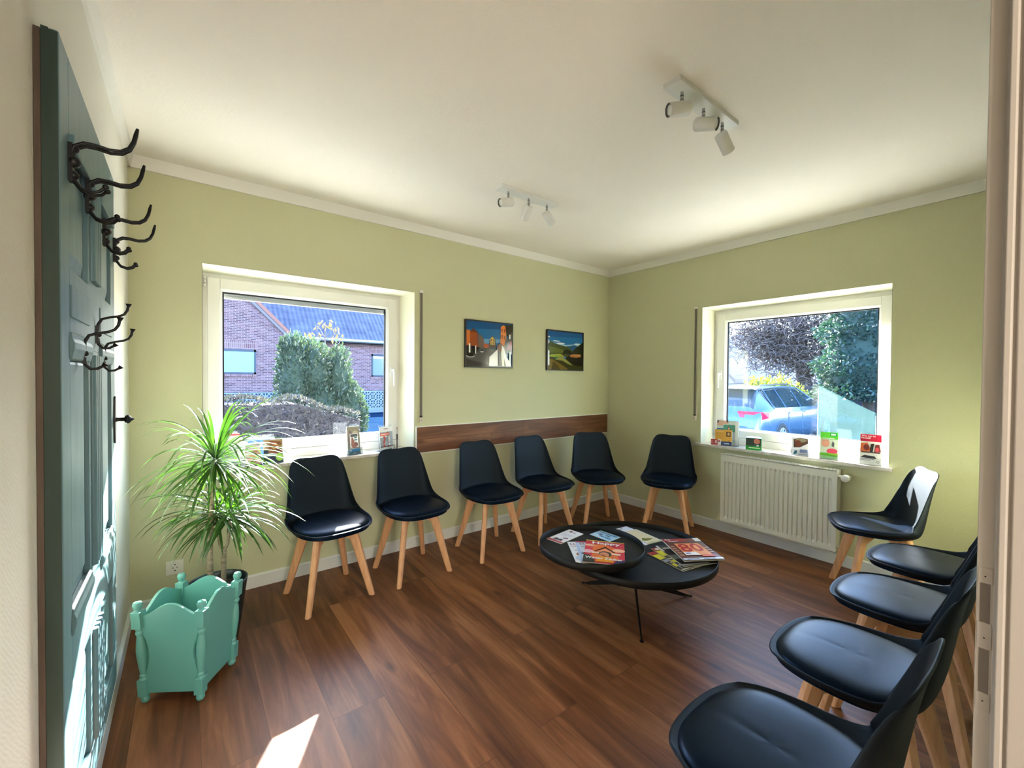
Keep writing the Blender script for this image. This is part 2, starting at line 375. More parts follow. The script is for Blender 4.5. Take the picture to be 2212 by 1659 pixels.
# door frame at the right hand of the camera
door = empty('door_1', (0, 0, 0), kind='structure')
X = -2.90
MB().prism([(X, YF+0.012), (X, YF-0.004), (X-0.004, YF-0.0055), (X-0.012, YF-0.007), (X-0.012, YF-0.013), (X-0.006, YF-0.0145), (X-0.006, YF-0.0165), (X-0.010, YF-0.018), (X-0.010, YF-0.115),
            (X+0.06, YF-0.115), (X+0.06, YF-0.1), (X+0.012, YF-0.1), (X+0.012, YF-0.002), (X+0.065, YF+0.001), (X+0.065, YF+0.012)], 'z', 0, DZ).build('frame', m_jamb, door, bevel=0.0012)
MB().box((DX0-0.02, YF-0.11, DZ), (X+0.07, YF+0.012, DZ+0.06)).build('frame_head', m_jamb, door)
MB().box((DX0-0.03, YF-0.11, 0), (DX0+0.01, YF+0.012, DZ)).build('frame_post', m_jamb, door)
# strike plate
sp = MB()
ya, yb = YF+0.0105, YF-0.0025
def spz(y): return 1.3327-(y-829.5)/914.63*0.565
zs = [spz(1225), spz(1258), spz(1342), spz(1398), spz(1492), spz(1530)]
sp.box((X-0.0008, ya, zs[0]), (X-0.0001, yb, zs[1])).box((X-0.0008, ya, zs[2]), (X-0.0001, yb, zs[3])).box((X-0.0008, ya, zs[4]), (X-0.0001, yb, zs[5]))
spo = sp.build('strike_plate', m_jamb, door, bevel=0.0003)
for i, (za, zb) in enumerate(((zs[1], zs[2]), (zs[3], zs[4]))):
    MB().box((X-0.0004, ya-0.002, zb), (X-0.0001, yb+0.002, za)).build('latch_slot', mat('slot_shade', (0.13, 0.11, 0.095), 0.8), spo)
for z in (spz(1243), spz(1374), spz(1509)):
    q = MB().cyl((X-0.0014, (ya+yb)/2, z), (X-0.0006, (ya+yb)/2, z), 0.0034, 14).build('screw', m_jamb, spo)
    MB().cyl((X-0.0016, (ya+yb)/2, z), (X-0.00135, (ya+yb)/2, z), 0.0012, 4).build('screw_slot', m_dark, spo)

# ================================================================ windows
def window(name, M, w0, w1, z0, z1, cas, gl, hinge_left, handle_x, reveal_in):
    """built in a local frame: x along the wall, y outward, then moved by M"""
    root = empty(name, (0, 0, 0), kind='structure'); root.matrix_world = M
    cx0, cx1, cz0, cz1 = cas; gx0, gx1, gz0, gz1 = gl
    ri = reveal_in
    # plastered reveal
    r = MB(); e = 0.0015
    r.add([(w0+e, 0, z0), (w0+e, 0, z1-e), (w0+ri[0], 0.19, z1-ri[2]), (w0+ri[0], 0.19, z0)], [(0, 1, 2, 3)])
    r.add([(w1-e, 0, z0), (w1-e, 0, z1-e), (w1-ri[1], 0.19, z1-ri[2]), (w1-ri[1], 0.19, z0)], [(3, 2, 1, 0)])
    r.add([(w0+e, 0, z1-e), (w1-e, 0, z1-e), (w1-ri[1], 0.19, z1-ri[2]), (w0+ri[0], 0.19, z1-ri[2])], [(0, 1, 2, 3)])
    r.build('reveal', m_reveal, root)
    def ring(mb, a0, a1, b0, b1, i0, i1, j0, j1, y0, y1):
        mb.box((a0, y0, b0), (i0, y1, b1)).box((i1, y0, b0), (a1, y1, b1)).box((i0, y0, b0), (i1, y1, j0)).box((i0, y0, j1), (i1, y1, b1))
    f = MB(); ring(f, w0-0.0, w1+0.0, z0-0.0, z1, cx0+0.012, cx1-0.012, cz0+0.012, cz1-0.012, 0.185, 0.245)
    f.build('frame', m_pvc, root, bevel=0.002)
    s = MB(); ring(s, cx0, cx1, cz0, cz1, gx0-0.012, gx1+0.012, gz0-0.012, gz1+0.012, 0.165, 0.184)
    sash = s.build('sash', m_pvc, root, bevel=0.003)
    b = MB()   # sloping glazing bead
    o4 = [(gx0-0.012, gz0-0.012), (gx1+0.012, gz0-0.012), (gx1+0.012, gz1+0.012), (gx0-0.012, gz1+0.012)]
    i4 = [(gx0, gz0), (gx1, gz0), (gx1, gz1), (gx0, gz1)]
    for k in range(4):
        k2 = (k+1) % 4
        b.add([(o4[k][0], 0.168, o4[k][1]), (o4[k2][0], 0.168, o4[k2][1]), (i4[k2][0], 0.178, i4[k2][1]), (i4[k][0], 0.178, i4[k][1])], [(0, 1, 2, 3)])
        b.add([(i4[k][0], 0.178, i4[k][1]), (i4[k2][0], 0.178, i4[k2][1]), (i4[k2][0], 0.20, i4[k2][1]), (i4[k][0], 0.20, i4[k][1])], [(0, 1, 2, 3)])
    b.build('glazing_bead', m_pvc, sash)
    g = MB(); t = 0.009; ring(g, gx0-0.01, gx1+0.01, gz0-0.01, gz1+0.01, gx0+t, gx1-t, gz0+0.004, gz1-t, 0.193, 0.21)
    g.build('gasket', m_gasket, sash)
    MB().box((gx0, 0.199, gz0), (gx1, 0.203, gz1)).build('glass_pane', m_glass, sash)
    # bottom profile of the frame
    MB().box((w0+0.002, 0.17, z0), (w1-0.002, 0.2, cz0-0.003)).build('bottom_rail', m_pvc, root, bevel=0.002)
    # handle
    h = MB(); hx = handle_x; hz = 1.37
    h.box((hx-0.014, 0.153, hz-0.04), (hx+0.014, 0.166, hz+0.04))
    h.tube([(hx, 0.155, hz+0.012), (hx, 0.125, hz+0.012)], 0.010, 10)
    h.tube([(hx, 0.122, hz+0.018), (hx, 0.118, hz-0.02), (hx, 0.120, hz-0.115)], [0.011, 0.010, 0.008], 10, flat=0.7)
    h.build('handle', m_pvc, sash, bevel=0.002)
    hx = cx0-0.012 if hinge_left else cx1+0.012
    for zz in (cz1-0.03, cz0+0.06):
        hg = MB()
        for q in range(3): hg.cyl((hx, 0.172, zz-0.033+q*0.024), (hx, 0.172, zz-0.013+q*0.024), 0.0085, 10)
        hg.build('hinge', m_pvc, root)
    # outside: roller shutter slats just visible below its box
    so = 0.030 if hinge_left else -0.03
    sh = MB(); sh.box((w0, 0.262, gz1-so+0.012), (w1, 0.285, z1+0.1)).box((w0, 0.258, gz1-so), (w1, 0.288, gz1-so+0.013))
    sh.build('roller_shutter', mat('shutter_grey', (0.45, 0.45, 0.43), 0.5), root)
    MB().prism([(0.235, z0+0.03), (0.40, z0+0.005), (0.40, z0-0.03), (0.235, z0-0.015)], 'x', w0, w1).build('bounce_ledge', mat('white_bounce', (0.8, 0.8, 0.78), 0.5), root)  # unseen white ledge added to bounce sunlight onto the reveals
    return root
MA = Matrix.Identity(4)
window('window_1', MA, AX0, AX1, AZ0, AZ1, (-3.619, -2.389, 0.83, 1.945), (-3.542, -2.473, 0.894, 1.865), True, -2.43, (0.004, 0.048, 0.018))
# wall_right: local x -> world -y, local y -> world +x
MBm = Matrix(((0, 1, 0, 0), (-1, 0, 0, 0), (0, 0, 1, 0), (0, 0, 0, 1)))
window('window_2', MBm, 1.077, 2.387, BZ0, BZ1, (1.133, 2.365, 0.81, 1.930), (1.216, 2.285, 0.889, 1.852), False, 1.17, (0.026, 0.004, 0.018))
tag(MB().box((AX0-0.03, -0.035, AZ0-0.022), (AX1+0.01, 0.19, AZ0)).build('window_sill', m_sill, None, bevel=0.002), kind='structure').name = 'trim_4'
tag(MB().box((-0.04, BY0-0.025, BZ0-0.022), (0.19, BY1+0.055, BZ0)).build('window_sill', m_sill, None, bevel=0.002), kind='structure').name = 'trim_5'

# ================================================================ wooden board along the back wall
cr = empty('wooden_wall_board', (-1.16, 0, 0.84), label='long horizontal reddish brown wooden board on the green wall behind the chairs', cat='wall board')
def w2l(p, o): return tuple(p[i]-o[i] for i in range(3))
def wbox(name, a, b, m_, root, bevel=0):
    o = root.location; return MB().box(w2l(a, o), w2l(b, o)).build(name, m_, root, bevel)
wbox('plank', (-2.298, -0.014, 0.737), (-1.233, 0, 0.938), m_board, cr)
wbox('plank', (-1.231, -0.014, 0.735), (-0.024, 0, 0.936), m_board, cr)
wbox('edge_trim', (-2.303, -0.017, 0.937), (-0.02, 0, 0.944), m_white, cr)
wbox('edge_trim', (-2.303, -0.017, 0.729), (-0.02, 0, 0.736), m_white, cr)
wbox('edge_trim', (-2.305, -0.017, 0.729), (-2.299, 0, 0.944), m_white, cr)

# ================================================================ pictures
def frame(name, x0, x1, z0, z1, label, bgc, shapes):
    root = empty(name, (x0, 0, z0), label=label, cat='picture'); w, h = x1-x0, z1-z0
    f = MB(); t = 0.010
    f.box((0, -0.022, 0), (t, 0, h)).box((w-t, -0.022, 0), (w, 0, h)).box((t, -0.022, 0), (w-t, 0, t)).box((t, -0.022, h-t), (w-t, 0, h)).box((t, -0.012, t), (w-t, 0, h-t))
    f.build('frame', mat('black_frame', (0.012, 0.012, 0.014), 0.35), root)
    sheet('photo_print', root, (t, -0.013, t), (1, 0, 0), (0, 0, 1), w-2*t, h-2*t, bgc, shapes, rough=0.12)
OR, DO, BR, DK, GY, WH = (214, 120, 60), (150, 74, 34), (96, 50, 30), (26, 24, 24), (84, 82, 80), (235, 235, 230)
town = [('p', [(0, .62), (0, 1), (1, 1), (1, .55), (.5, .45)], (30, 104, 160)), ('p', [(0, .82), (0, 1), (1, 1), (1, .88)], (22, 84, 140)), ('p', [(.3, .62), (.75, .64), (.72, .56), (.3, .5)], (96, 150, 186)),
        ('p', [(0, .3), (0, .8), (.09, .79), (.1, .35)], OR), ('p', [(.08, .35), (.08, .76), (.15, .82), (.24, .75), (.25, .4)], DO), ('p', [(.07, .76), (.15, .84), (.25, .75)], BR),
        ('p', [(.25, .4), (.25, .74), (.33, .68), (.37, .62), (.37, .42)], (110, 90, 80)), ('p', [(.37, .42), (.37, .53), (.48, .50), (.48, .42)], (170, 84, 44)),
        ('p', [(.47, .42), (.49, .6), (.55, .7), (.61, .66), (.64, .5), (.64, .42)], (80, 66, 52)), ('p', [(.51, .5), (.51, .64), (.55, .69), (.60, .64), (.61, .5)], (206, 176, 96)),
        ('r', .525, .58, .545, .63, (120, 90, 50)), ('r', .565, .58, .585, .63, (120, 90, 50)), ('r', .53, .51, .545, .56, (120, 90, 50)), ('r', .565, .51, .585, .56, (120, 90, 50)),
        ('p', [(.73, .42), (.74, .93), (.80, .97), (.86, .94), (.87, .55), (.80, .42)], (220, 128, 58)), ('r', .76, .8, .78, .88, BR), ('r', .82, .8, .84, .88, BR), ('r', .76, .66, .78, .74, BR), ('r', .82, .64, .84, .72, BR),
        ('p', [(.87, .72), (.84, .97), (1, .98), (1, .7)], (40, 26, 20)), ('p', [(.80, .35), (.84, .62), (1, .82), (1, .3)], (72, 62, 56)), ('p', [(.86, .4), (.9, .55), (1, .62), (1, .38)], (150, 50, 50)),
        ('r', .93, .66, .96, .76, WH), ('p', [(.64, .3), (.66, .5), (.74, .56), (.84, .46), (.84, .3)], (120, 70, 44)),
        ('p', [(0, 0), (0, .42), (.4, .42), (.62, .40), (.7, .36), (1, 0)], GY), ('p', [(0, 0), (0, .16), (.42, .06), (.5, 0)], (58, 52, 50)), ('p', [(0, .2), (0, .46), (.2, .44), (.28, .42), (.2, .28)], (44, 38, 36)),
        ('r', .05, .3, .08, .5, WH), ('r', .18, .28, .2, .46, WH), ('r', .12, .32, .17, .44, DK), ('e', .08, .22, .09, .03, (150, 150, 150)), ('e', .08, .245, .07, .03, DK), ('e', .32, .335, .035, .02, (200, 200, 200)), ('e', .32, .355, .03, .02, (50, 50, 54)),
        ('p', [(.47, .02), (.48, .22), (.6, .34), (.66, .4), (.67, .02)], (248, 248, 248)), ('p', [(.76, .02), (.74, .3), (.76, .5), (.80, .45), (.82, .02)], (232, 232, 226)), ('p', [(.85, .02), (.79, .3), (.80, .46), (.87, .22), (.97, .08), (.97, .02)], (240, 244, 246)),
        ('r', .93, .1, .96, .36, WH), ('p', [(.68, .02), (.69, .32), (.73, .36), (.75, .02)], (90, 86, 84))]
frame('picture', -1.866, -1.360, 1.416, 1.823, 'framed photo of a town street with orange houses under blue sky, left of the two', (40, 96, 140), town)
land = [('p', [(0, .6), (0, 1), (1, 1), (1, .6)], (32, 108, 168)), ('p', [(0, .84), (0, 1), (1, 1), (1, .88)], (24, 88, 150)), ('p', [(0, .55), (0, .72), (.2, .70), (.5, .66), (1, .72), (1, .55)], (150, 190, 214)),
        ('e', .24, .745, .1, .012, (220, 232, 240)), ('e', .36, .69, .12, .02, (226, 236, 242)), ('e', .85, .70, .1, .02, (214, 230, 240)),
        ('p', [(.4, .5), (.5, .62), (.62, .64), (.75, .67), (.86, .64), (.9, .5)], (38, 84, 124)),
        ('p', [(0, .3), (0, .75), (.1, .72), (.28, .66), (.45, .63), (.62, .58), (.7, .5), (.7, .3)], (64, 74, 34)), ('p', [(0, .3), (0, .6), (.2, .58), (.42, .52), (.6, .48), (.66, .3)], (96, 104, 40)),
        ('p', [(.55, .3), (.7, .5), (.82, .62), (1, .76), (1, .3)], (26, 34, 20)), ('p', [(.4, .4), (.45, .52), (.55, .54), (.66, .5), (.7, .4)], (20, 28, 18)),
        ('p', [(0, 0), (0, .42), (.3, .44), (.5, .42), (1, .36), (1, 0)], (58, 56, 20)), ('p', [(0, .34), (.1, .4), (.34, .42), (.42, .38), (.2, .32)], (150, 164, 60)),
        ('p', [(.5, .3), (.6, .4), (.8, .46), (1, .42), (1, .1), (.7, .14)], (24, 22, 14)), ('p', [(.6, .38), (.68, .42), (.93, .43), (.95, .36), (.8, .33), (.64, .34)], (170, 108, 60)), ('p', [(.62, .39), (.75, .41), (.93, .40), (.9, .38)], (206, 150, 96)),
        ('p', [(.2, .26), (.3, .36), (.44, .38), (.46, .3), (.6, .2), (.72, .12), (.6, .14), (.4, .24)], (140, 140, 70)), ('p', [(.43, .3), (.46, .36), (.5, .34), (.48, .28)], (60, 110, 170)), ('p', [(.16, .3), (.22, .33), (.26, .3), (.2, .27)], (40, 110, 90)),
        ('p', [(0, 0), (0, .28), (.15, .26), (.4, .12), (.55, .03), (.55, 0)], (120, 96, 34)), ('p', [(.1, 0), (.14, .2), (.2, .18), (.3, .08), (.34, 0)], (84, 70, 24)),
        ('p', [(.0, .10), (.0, .5), (.04, .48), (.045, .12)], (240, 244, 250)), ('e', .02, .84, .03, .02, (230, 236, 244)), ('e', .015, .72, .025, .05, (190, 200, 220))]
frame('picture', -0.938, -0.424, 1.405, 1.806, 'framed photo of a green river valley with mountains, the picture nearer the corner', (40, 96, 140), land)

# ================================================================ shutter straps
def strap(px, axis, z0, z1, label):
    root = empty('shutter_strap', px, label=label, cat='shutter strap', group='roller shutter straps beside the windows')
    # local: x along the wall, -y into the room
    if axis == 'x': root.rotation_euler = (0, 0, 0)
    else: root.rotation_euler = (0, 0, -PI/2)
    MB().box((-0.009, -0.012, 0.04), (0.009, -0.010, z1-z0-0.01)).build('strap', m_strap, root)
    MB().box((-0.014, -0.003, 0.05), (-0.0105, -0.0, z1-z0-0.02)).build('rail', m_beige, root)
    MB().box((-0.012, -0.020, z1-z0-0.02), (0.012, 0, z1-z0)).build('strap_guide', m_white, root, bevel=0.002)
    MB().box((-0.014, -0.016, -0.015), (0.014, 0, 0.028)).box((-0.016, -0.004, -0.015), (0.016, 0, 0.13)).build('winder_plate', m_beige, root, bevel=0.001)
    MB().box((-0.009, -0.0165, 0.029), (0.009, -0.004, 0.041)).build('winder_slot', m_dark, root)
    MB().cyl((0, -0.0175, 0.007), (0, -0.0155, 0.007), 0.003, 10).build('screw', m_dark, root)
strap((-2.262, 0, 0.985), 'x', 0.985, 2.01, 'grey roller shutter strap between the left window and the wall pictures')
strap((0, -1.021, 0.965), 'y', 0.965, 1.995, 'grey roller shutter strap left of the right window')

# ================================================================ socket
sk_ = empty('power_socket', (-3.780, 0, 0.232), label='white wall socket low on the green wall behind the potted plant', cat='socket')
MB().box((-0.040, -0.009, -0.040), (0.040, 0, 0.040)).build('cover_plate', m_white, sk_, bevel=0.002)
MB().lathe([(0.0215, -0.0105), (0.0205, -0.0105), (0.0195, -0.0095), (0.019, -0.001), (0.001, -0.001)], 28, 0, Matrix.Rotation(-PI/2, 4, 'X') @ Matrix.Scale(-1, 4, (0, 0, 1))).build('socket_well', m_white, sk_)
MB().cyl((-0.0095, -0.0100, 0), (-0.0095, -0.0092, 0), 0.0028, 10).cyl((0.0095, -0.0100, 0), (0.0095, -0.0092, 0), 0.0028, 10).box((-0.0025, -0.0104, 0.014), (0.0025, -0.009, 0.020)).box((-0.0025, -0.0104, -0.020), (0.0025, -0.009, -0.014)).build('socket_contacts', m_dark, sk_)

# ================================================================ radiator
RY0, RY1, RZ0, RZ1, RX = -2.135, -1.322, 0.118, 0.695, -0.118
rd = empty('radiator', (0, -1.73, 0.0), label='cream ribbed panel radiator under the right window', cat='radiator')
def rl(x, y, z): return (x, y+1.73, z)
fr = MB(); n = 24; pitch_ = (RY1-RY0-0.05)/n
pts = []
y = RY0+0.025
for i in range(n):
    pts += [(y+0.004, 0), (y+0.009, 0.012), (y+pitch_-0.009, 0.012), (y+pitch_-0.004, 0)]; y += pitch_
pts = [(RY0, 0)]+pts+[(RY1, 0)]
rows = [(RZ0, 0), (RZ0+0.035, 0), (RZ0+0.055, 1), (RZ1-0.075, 1), (RZ1-0.055, 0), (RZ1, 0)]
vs = [rl(RX+(d if k else 0)*1.0, yy, zz) for zz, k in rows for yy, d in pts]
npt = len(pts)
fs = [(r*npt+i, r*npt+i+1, (r+1)*npt+i+1, (r+1)*npt+i) for r in range(len(rows)-1) for i in range(npt-1)]
fr.add(vs, fs, 0, False)
fr.box(rl(RX, RY0, RZ1-0.004), rl(RX+0.004, RY1, RZ1+0.006)).box(rl(RX, RY0, RZ0-0.004), rl(RX+0.003, RY1, RZ0+0.004))
fr.build('front_panel', m_rad, rd)
bk = MB().box(rl(RX+0.006, RY0+0.004, RZ0+0.004), rl(-0.03, RY0+0.012, RZ1-0.002)).box(rl(RX+0.006, RY1-0.012, RZ0+0.004), rl(-0.03, RY1-0.004, RZ1-0.002)).box(rl(-0.038, RY0, RZ0), rl(-0.03, RY1, RZ1-0.005))
bk.build('back_panel', m_rad, rd)
gr = MB()
for i in range(40):
    yy = RY0+0.015+i*(RY1-RY0-0.03)/39; gr.box(rl(RX+0.008, yy-0.002, RZ1-0.006), rl(-0.035, yy+0.002, RZ1-0.001))
gr.box(rl(RX+0.004, RY0, RZ1-0.008), rl(RX+0.012, RY1, RZ1+0.004)).box(rl(-0.040, RY0, RZ1-0.008), rl(-0.032, RY1, RZ1+0.002)).build('top_grille', m_rad, rd)
vv = MB().cyl(rl(-0.075, RY0+0.01, RZ1-0.045), rl(-0.075, RY0-0.035, RZ1-0.045), 0.011, 12).cyl(rl(-0.075, RY0-0.035, RZ1-0.045), rl(-0.075, RY0-0.055, RZ1-0.045), 0.016, 12)
vv.build('valve', m_rad, rd)
MB().cyl(rl(-0.060, RY0-0.045, RZ1-0.045), rl(-0.001, RY0-0.045, RZ1-0.045), 0.010, 10).build('valve_pipe', m_rad, rd)
kn = MB().lathe([(0.012, 0), (0.022, 0.004), (0.024, 0.02), (0.0245, 0.045), (0.020, 0.052), (0.001, 0.053)], 20, 0, Matrix.Translation(rl(-0.075, RY0-0.045, RZ1-0.045)) @ Matrix.Rotation(-PI/2, 4, 'Y'))
kn.build('thermostat_knob', m_white, rd)
MB().cyl(rl(-0.075, RY0+0.01, RZ0+0.03), rl(-0.075, RY0-0.03, RZ0+0.03), 0.010, 12).cyl(rl(-0.075, RY0-0.022, RZ0+0.03), rl(-0.001, RY0-0.022, RZ0+0.03), 0.008, 10).build('return_valve', m_rad, rd)
for yy in (RY0+0.12, RY1-0.12): MB().box(rl(-0.04, yy-0.02, 0.3), rl(-0.001, yy+0.02, 0.34)).build('wall_bracket', m_rad, rd)

# ================================================================ ceiling spot bars
def spot_bar(loc, length, heads, label):
    root = empty('ceiling_spotlight_bar', loc, label=label, cat='ceiling lamp', group='white three-spot ceiling bars')
    MB().box((0, -0.038, -0.020), (length, 0.038, 0)).build('ceiling_plate', m_lampw, root, bevel=0.0015)
    for hx, d, back in heads:
        d = Vector(d).normalized()
        a = MB().cyl((hx, 0, -0.02), (hx, 0, -0.062), 0.0065, 12)
        MB().cyl((hx, 0, -0.034), (hx, 0, -0.037), 0.0072, 12).cyl((hx, 0, -0.05), (hx, 0, -0.052), 0.0072, 12).build('stem_ring', m_darkgrey, root)
        a.build('stem', m_chrome, root)
        c = Vector((hx, 0, -0.062))+Vector((0, 0, -0.024)); q = d.to_track_quat('Z', 'Y').to_matrix().to_4x4(); M = Matrix.Translation(c-d*back) @ q
        h = MB().lathe([(0.001, 0), (0.024, 0), (0.0275, 0.004), (0.0275, 0.092), (0.0255, 0.094)], 28, 0, M)
        hd = h.build('spot_head', m_lampw, root)
        MB().lathe([(0.0255, 0.0935), (0.0215, 0.0915), (0.0185, 0.088)], 28, 0, M).build('ring', m_darkgrey, hd)
        MB().lathe([(0.0190, 0.089), (0.013, 0.092), (0.001, 0.0935)], 20, 0, M).build('bulb', m_bulb, hd)
    return root
spot_bar((-2.205, -2.123, HC), 0.485, [(0.075, (-0.84, 0.48, -0.20), 0.035), (0.245, (0.20, -0.93, -0.32), 0.035), (0.41, (0.75, -0.05, -0.62), 0.02)],
         'white three-spot ceiling bar nearer the doorway, two lamps showing their lenses')
spot_bar((-2.20, -0.950, HC), 0.475, [(0.075, (-0.94, 0.05, -0.25), 0.03), (0.24, (-0.08, 0.58, -0.80), 0.018), (0.40, (0.75, 0.05, -0.60), 0.02)],
         'white three-spot ceiling bar nearer the windows, above the wall pictures')

# ================================================================ chairs
def chair_shell():
    # centre profile of the tub: (y, z), half width, how far the sides stand up towards the sitter
    P = [(-0.246, 0.440, 0.219, 0.008), (-0.230, 0.437, 0.222, 0.012), (-0.19, 0.432, 0.224, 0.020), (-0.13, 0.425, 0.225, 0.030), (-0.06, 0.419, 0.229, 0.038), (0.005, 0.415, 0.230, 0.046),
         (0.060, 0.413, 0.228, 0.056), (0.110, 0.419, 0.225, 0.068), (0.145, 0.438, 0.220, 0.078), (0.164, 0.470, 0.214, 0.080), (0.174, 0.515, 0.206, 0.072), (0.181, 0.565, 0.198, 0.060),
         (0.189, 0.62, 0.189, 0.048), (0.199, 0.68, 0.179, 0.037), (0.210, 0.735, 0.169, 0.028), (0.220, 0.775, 0.160, 0.022), (0.227, 0.797, 0.152, 0.018), (0.231, 0.808, 0.143, 0.016)]
    nv = 17; n = len(P); vs = []
    for i, (y, z, w, d) in enumerate(P):
        y0, z0 = P[max(i-1, 0)][:2]; y1, z1 = P[min(i+1, n-1)][:2]
        t = Vector((0, y1-y0, z1-z0)).normalized(); nr = Vector((0, -t.z, t.y))    # towards the sitter
        for j in range(nv):
            u = -1+2*j/(nv-1); a = abs(u)
            k = 0.35*a**2+0.65*a**4
            p = Vector((w*math.sin(u*PI/2*0.97)/math.sin(PI/2*0.97), y, z))+nr*(d*k)
            # round the front and the top corners
            if y < -0.05:
                T_ = (-0.05-y)/0.196; X_ = p.x/w
                p.x *= 1-0.75*(1-math.sqrt(1-T_*T_/2))*abs(X_)**2
                p.y = -0.05-0.196*T_*(1-0.75*(1-math.sqrt(1-X_*X_/2)))
            if i > n-4: p.z -= 0.032*((i-(n-4))/3)*a**6 - 0.005*((i-(n-4))/3)*math.sin(min(1, a*1.3)*PI)**2
            vs.append(p)
    fs = [(i*nv+j, i*nv+j+1, (i+1)*nv+j+1, (i+1)*nv+j) for i in range(n-1) for j in range(nv-1)]
    return MB().add(vs, fs, 0, True)
def chair_pad():
    rings = 7; seg = 40; vs = []; fs = []
    def top(x, y, r):
        z = 0.458+0.008*(1-r**4)
        z -= 0.008*max(0, (-y-0.10)/0.12)**2
        if y > 0.02: z += 0.022*((y-0.02)/0.13)**2
        z -= 0.0012*math.exp(-(x/0.010)**2)*(1-r**2)*(1 if y < 0.0 else 0.0)
        return z
    def out(th):
        c, s = math.cos(th), math.sin(th)
        e = 3.0; k = (abs(c)**e+abs(s)**e)**(-1/e)
        x = 0.211*k*c; y = -0.040+0.193*k*s
        x *= 1-0.05*max(0, (-y-0.05)/0.17)**1.5
        return x, y
    vs.append((0, -0.04, top(0, -0.04, 0)))
    for r in range(1, rings+1):
        q = r/rings
        for k in range(seg):
            x, y = out(2*PI*k/seg); xx, yy = x*q, -0.04+(y+0.04)*q
            vs.append((xx, yy, top(xx, yy, q)-(0.006 if r == rings else 0)))
    for k in range(seg): fs.append((0, 1+k, 1+(k+1) % seg))
    for r in range(rings-1):
        for k in range(seg): fs.append((1+r*seg+k, 1+(r+1)*seg+k, 1+(r+1)*seg+(k+1) % seg, 1+r*seg+(k+1) % seg))
    b = len(vs)
    for k in range(seg):
        x, y = out(2*PI*k/seg); vs.append((x*0.985, -0.04+(y+0.04)*0.985, top(x, y, 1)-0.036))
    for k in range(seg): fs.append((1+(rings-1)*seg+k, b+k, b+(k+1) % seg, 1+(rings-1)*seg+(k+1) % seg))
    return MB().add(vs, fs, 0, True)
def chair_leg(sx, sy):
    a = Vector((0.100*sx, 0.095*sy, 0.408)); b = Vector((0.186*sx, 0.186*sy, 0.0))
    out = Vector((sx, sy, 0)).normalized(); side = Vector((-out.y, out.x, 0)); mb = MB(); vs = []; N_ = 6
    prof = []
    for i in range(N_):
        t = i/(N_-1); c = a.lerp(b, t)
        wo_ = 0.014*(1-t)**1.2+0.0185; ws = 0.0035*(1-t)+0.0155
        ring = []
        for k in range(8):
            th = PI/8+2*PI*k/8; co, si = math.cos(th), math.sin(th); e = 0.55 + 0.2*t
            ring.append(c+out*(wo_*math.copysign(abs(co)**e, co))+side*(ws*math.copysign(abs(si)**e, si)))
        vs += ring
    for p in vs[-8:]: p.z = 0
    fs = [(i*8+k, i*8+(k+1) % 8, (i+1)*8+(k+1) % 8, (i+1)*8+k) for i in range(N_-1) for k in range(8)]
    fs += [tuple(range(8))[::-1], tuple(range((N_-1)*8, N_*8))]
    return mb.add(vs, fs, 0, False)
def chair_cross():
    mb = MB()
    for ang in (PI/4, -PI/4):
        M = Matrix.Rotation(ang, 4, 'Z')
        mb.prism([(-0.15, 0.405), (0.15, 0.405), (0.15, 0.345), (0.125, 0.345), (0.045, 0.378), (-0.045, 0.378), (-0.125, 0.345), (-0.15, 0.345)], 'y', -0.011, 0.011, 0, M)
    mb.lathe([(0.001, 0.402), (0.055, 0.402), (0.055, 0.412), (0.001, 0.412)], 20)
    return mb
def make_chair():
    root = empty('dining_chair', (0, 0, 0))
    s = chair_shell().build('seat_shell', m_shell, root, solid=0.007, subsurf=1)
    chair_pad().build('seat_cushion', m_pad, root, subsurf=1)
    for sx, sy in ((-1, -1), (1, -1), (-1, 1), (1, 1)): chair_leg(sx, sy).build('leg', m_beech, root, bevel=0.002)
    chair_cross().build('cross_frame', m_beech, root)
    return root
proto = make_chair()
ROW_A = 'black shell chairs along the wall with the wooden board'
spots = [(-3.037, -0.366, 7, 'black shell chair nearest the potted plant, below the left window'),
         (-2.490, -0.360, 3, 'black shell chair below the right end of the left window'),
         (-1.855, -0.385, -2, 'black shell chair in front of the left end of the wooden board'),
         (-1.310, -0.395, -2, 'black shell chair in front of the middle of the wooden board'),
         (-0.750, -0.507, -28, 'black shell chair turned diagonally in the far corner of the room'),
         (-0.353, -0.977, -65, 'black shell chair against the right wall, left of the radiator'),
         (-0.370, -2.413, 207, 'black shell chair right of the radiator with its backrest in bright sunlight'),
         (-0.870, -2.722, 180, 'black shell chair of the right row, farthest from the camera'),
         (-1.440, -2.725, 180, 'black shell chair of the right row, second from its far end'),
         (-2.045, -2.725, 180, 'black shell chair of the right row, second nearest to the camera'),
         (-2.625, -2.718, 179.5, 'black shell chair in the foreground, nearest to the camera, cut by the lower edge')]
for i, (x, y, a, lab) in enumerate(spots):
    o = proto if i == 0 else copy_tree(proto)
    o.location = (x, y, 0); o.rotation_euler = (0, 0, math.radians(a))
    tag(o, lab, 'chair', 'black shell chairs with wooden legs')

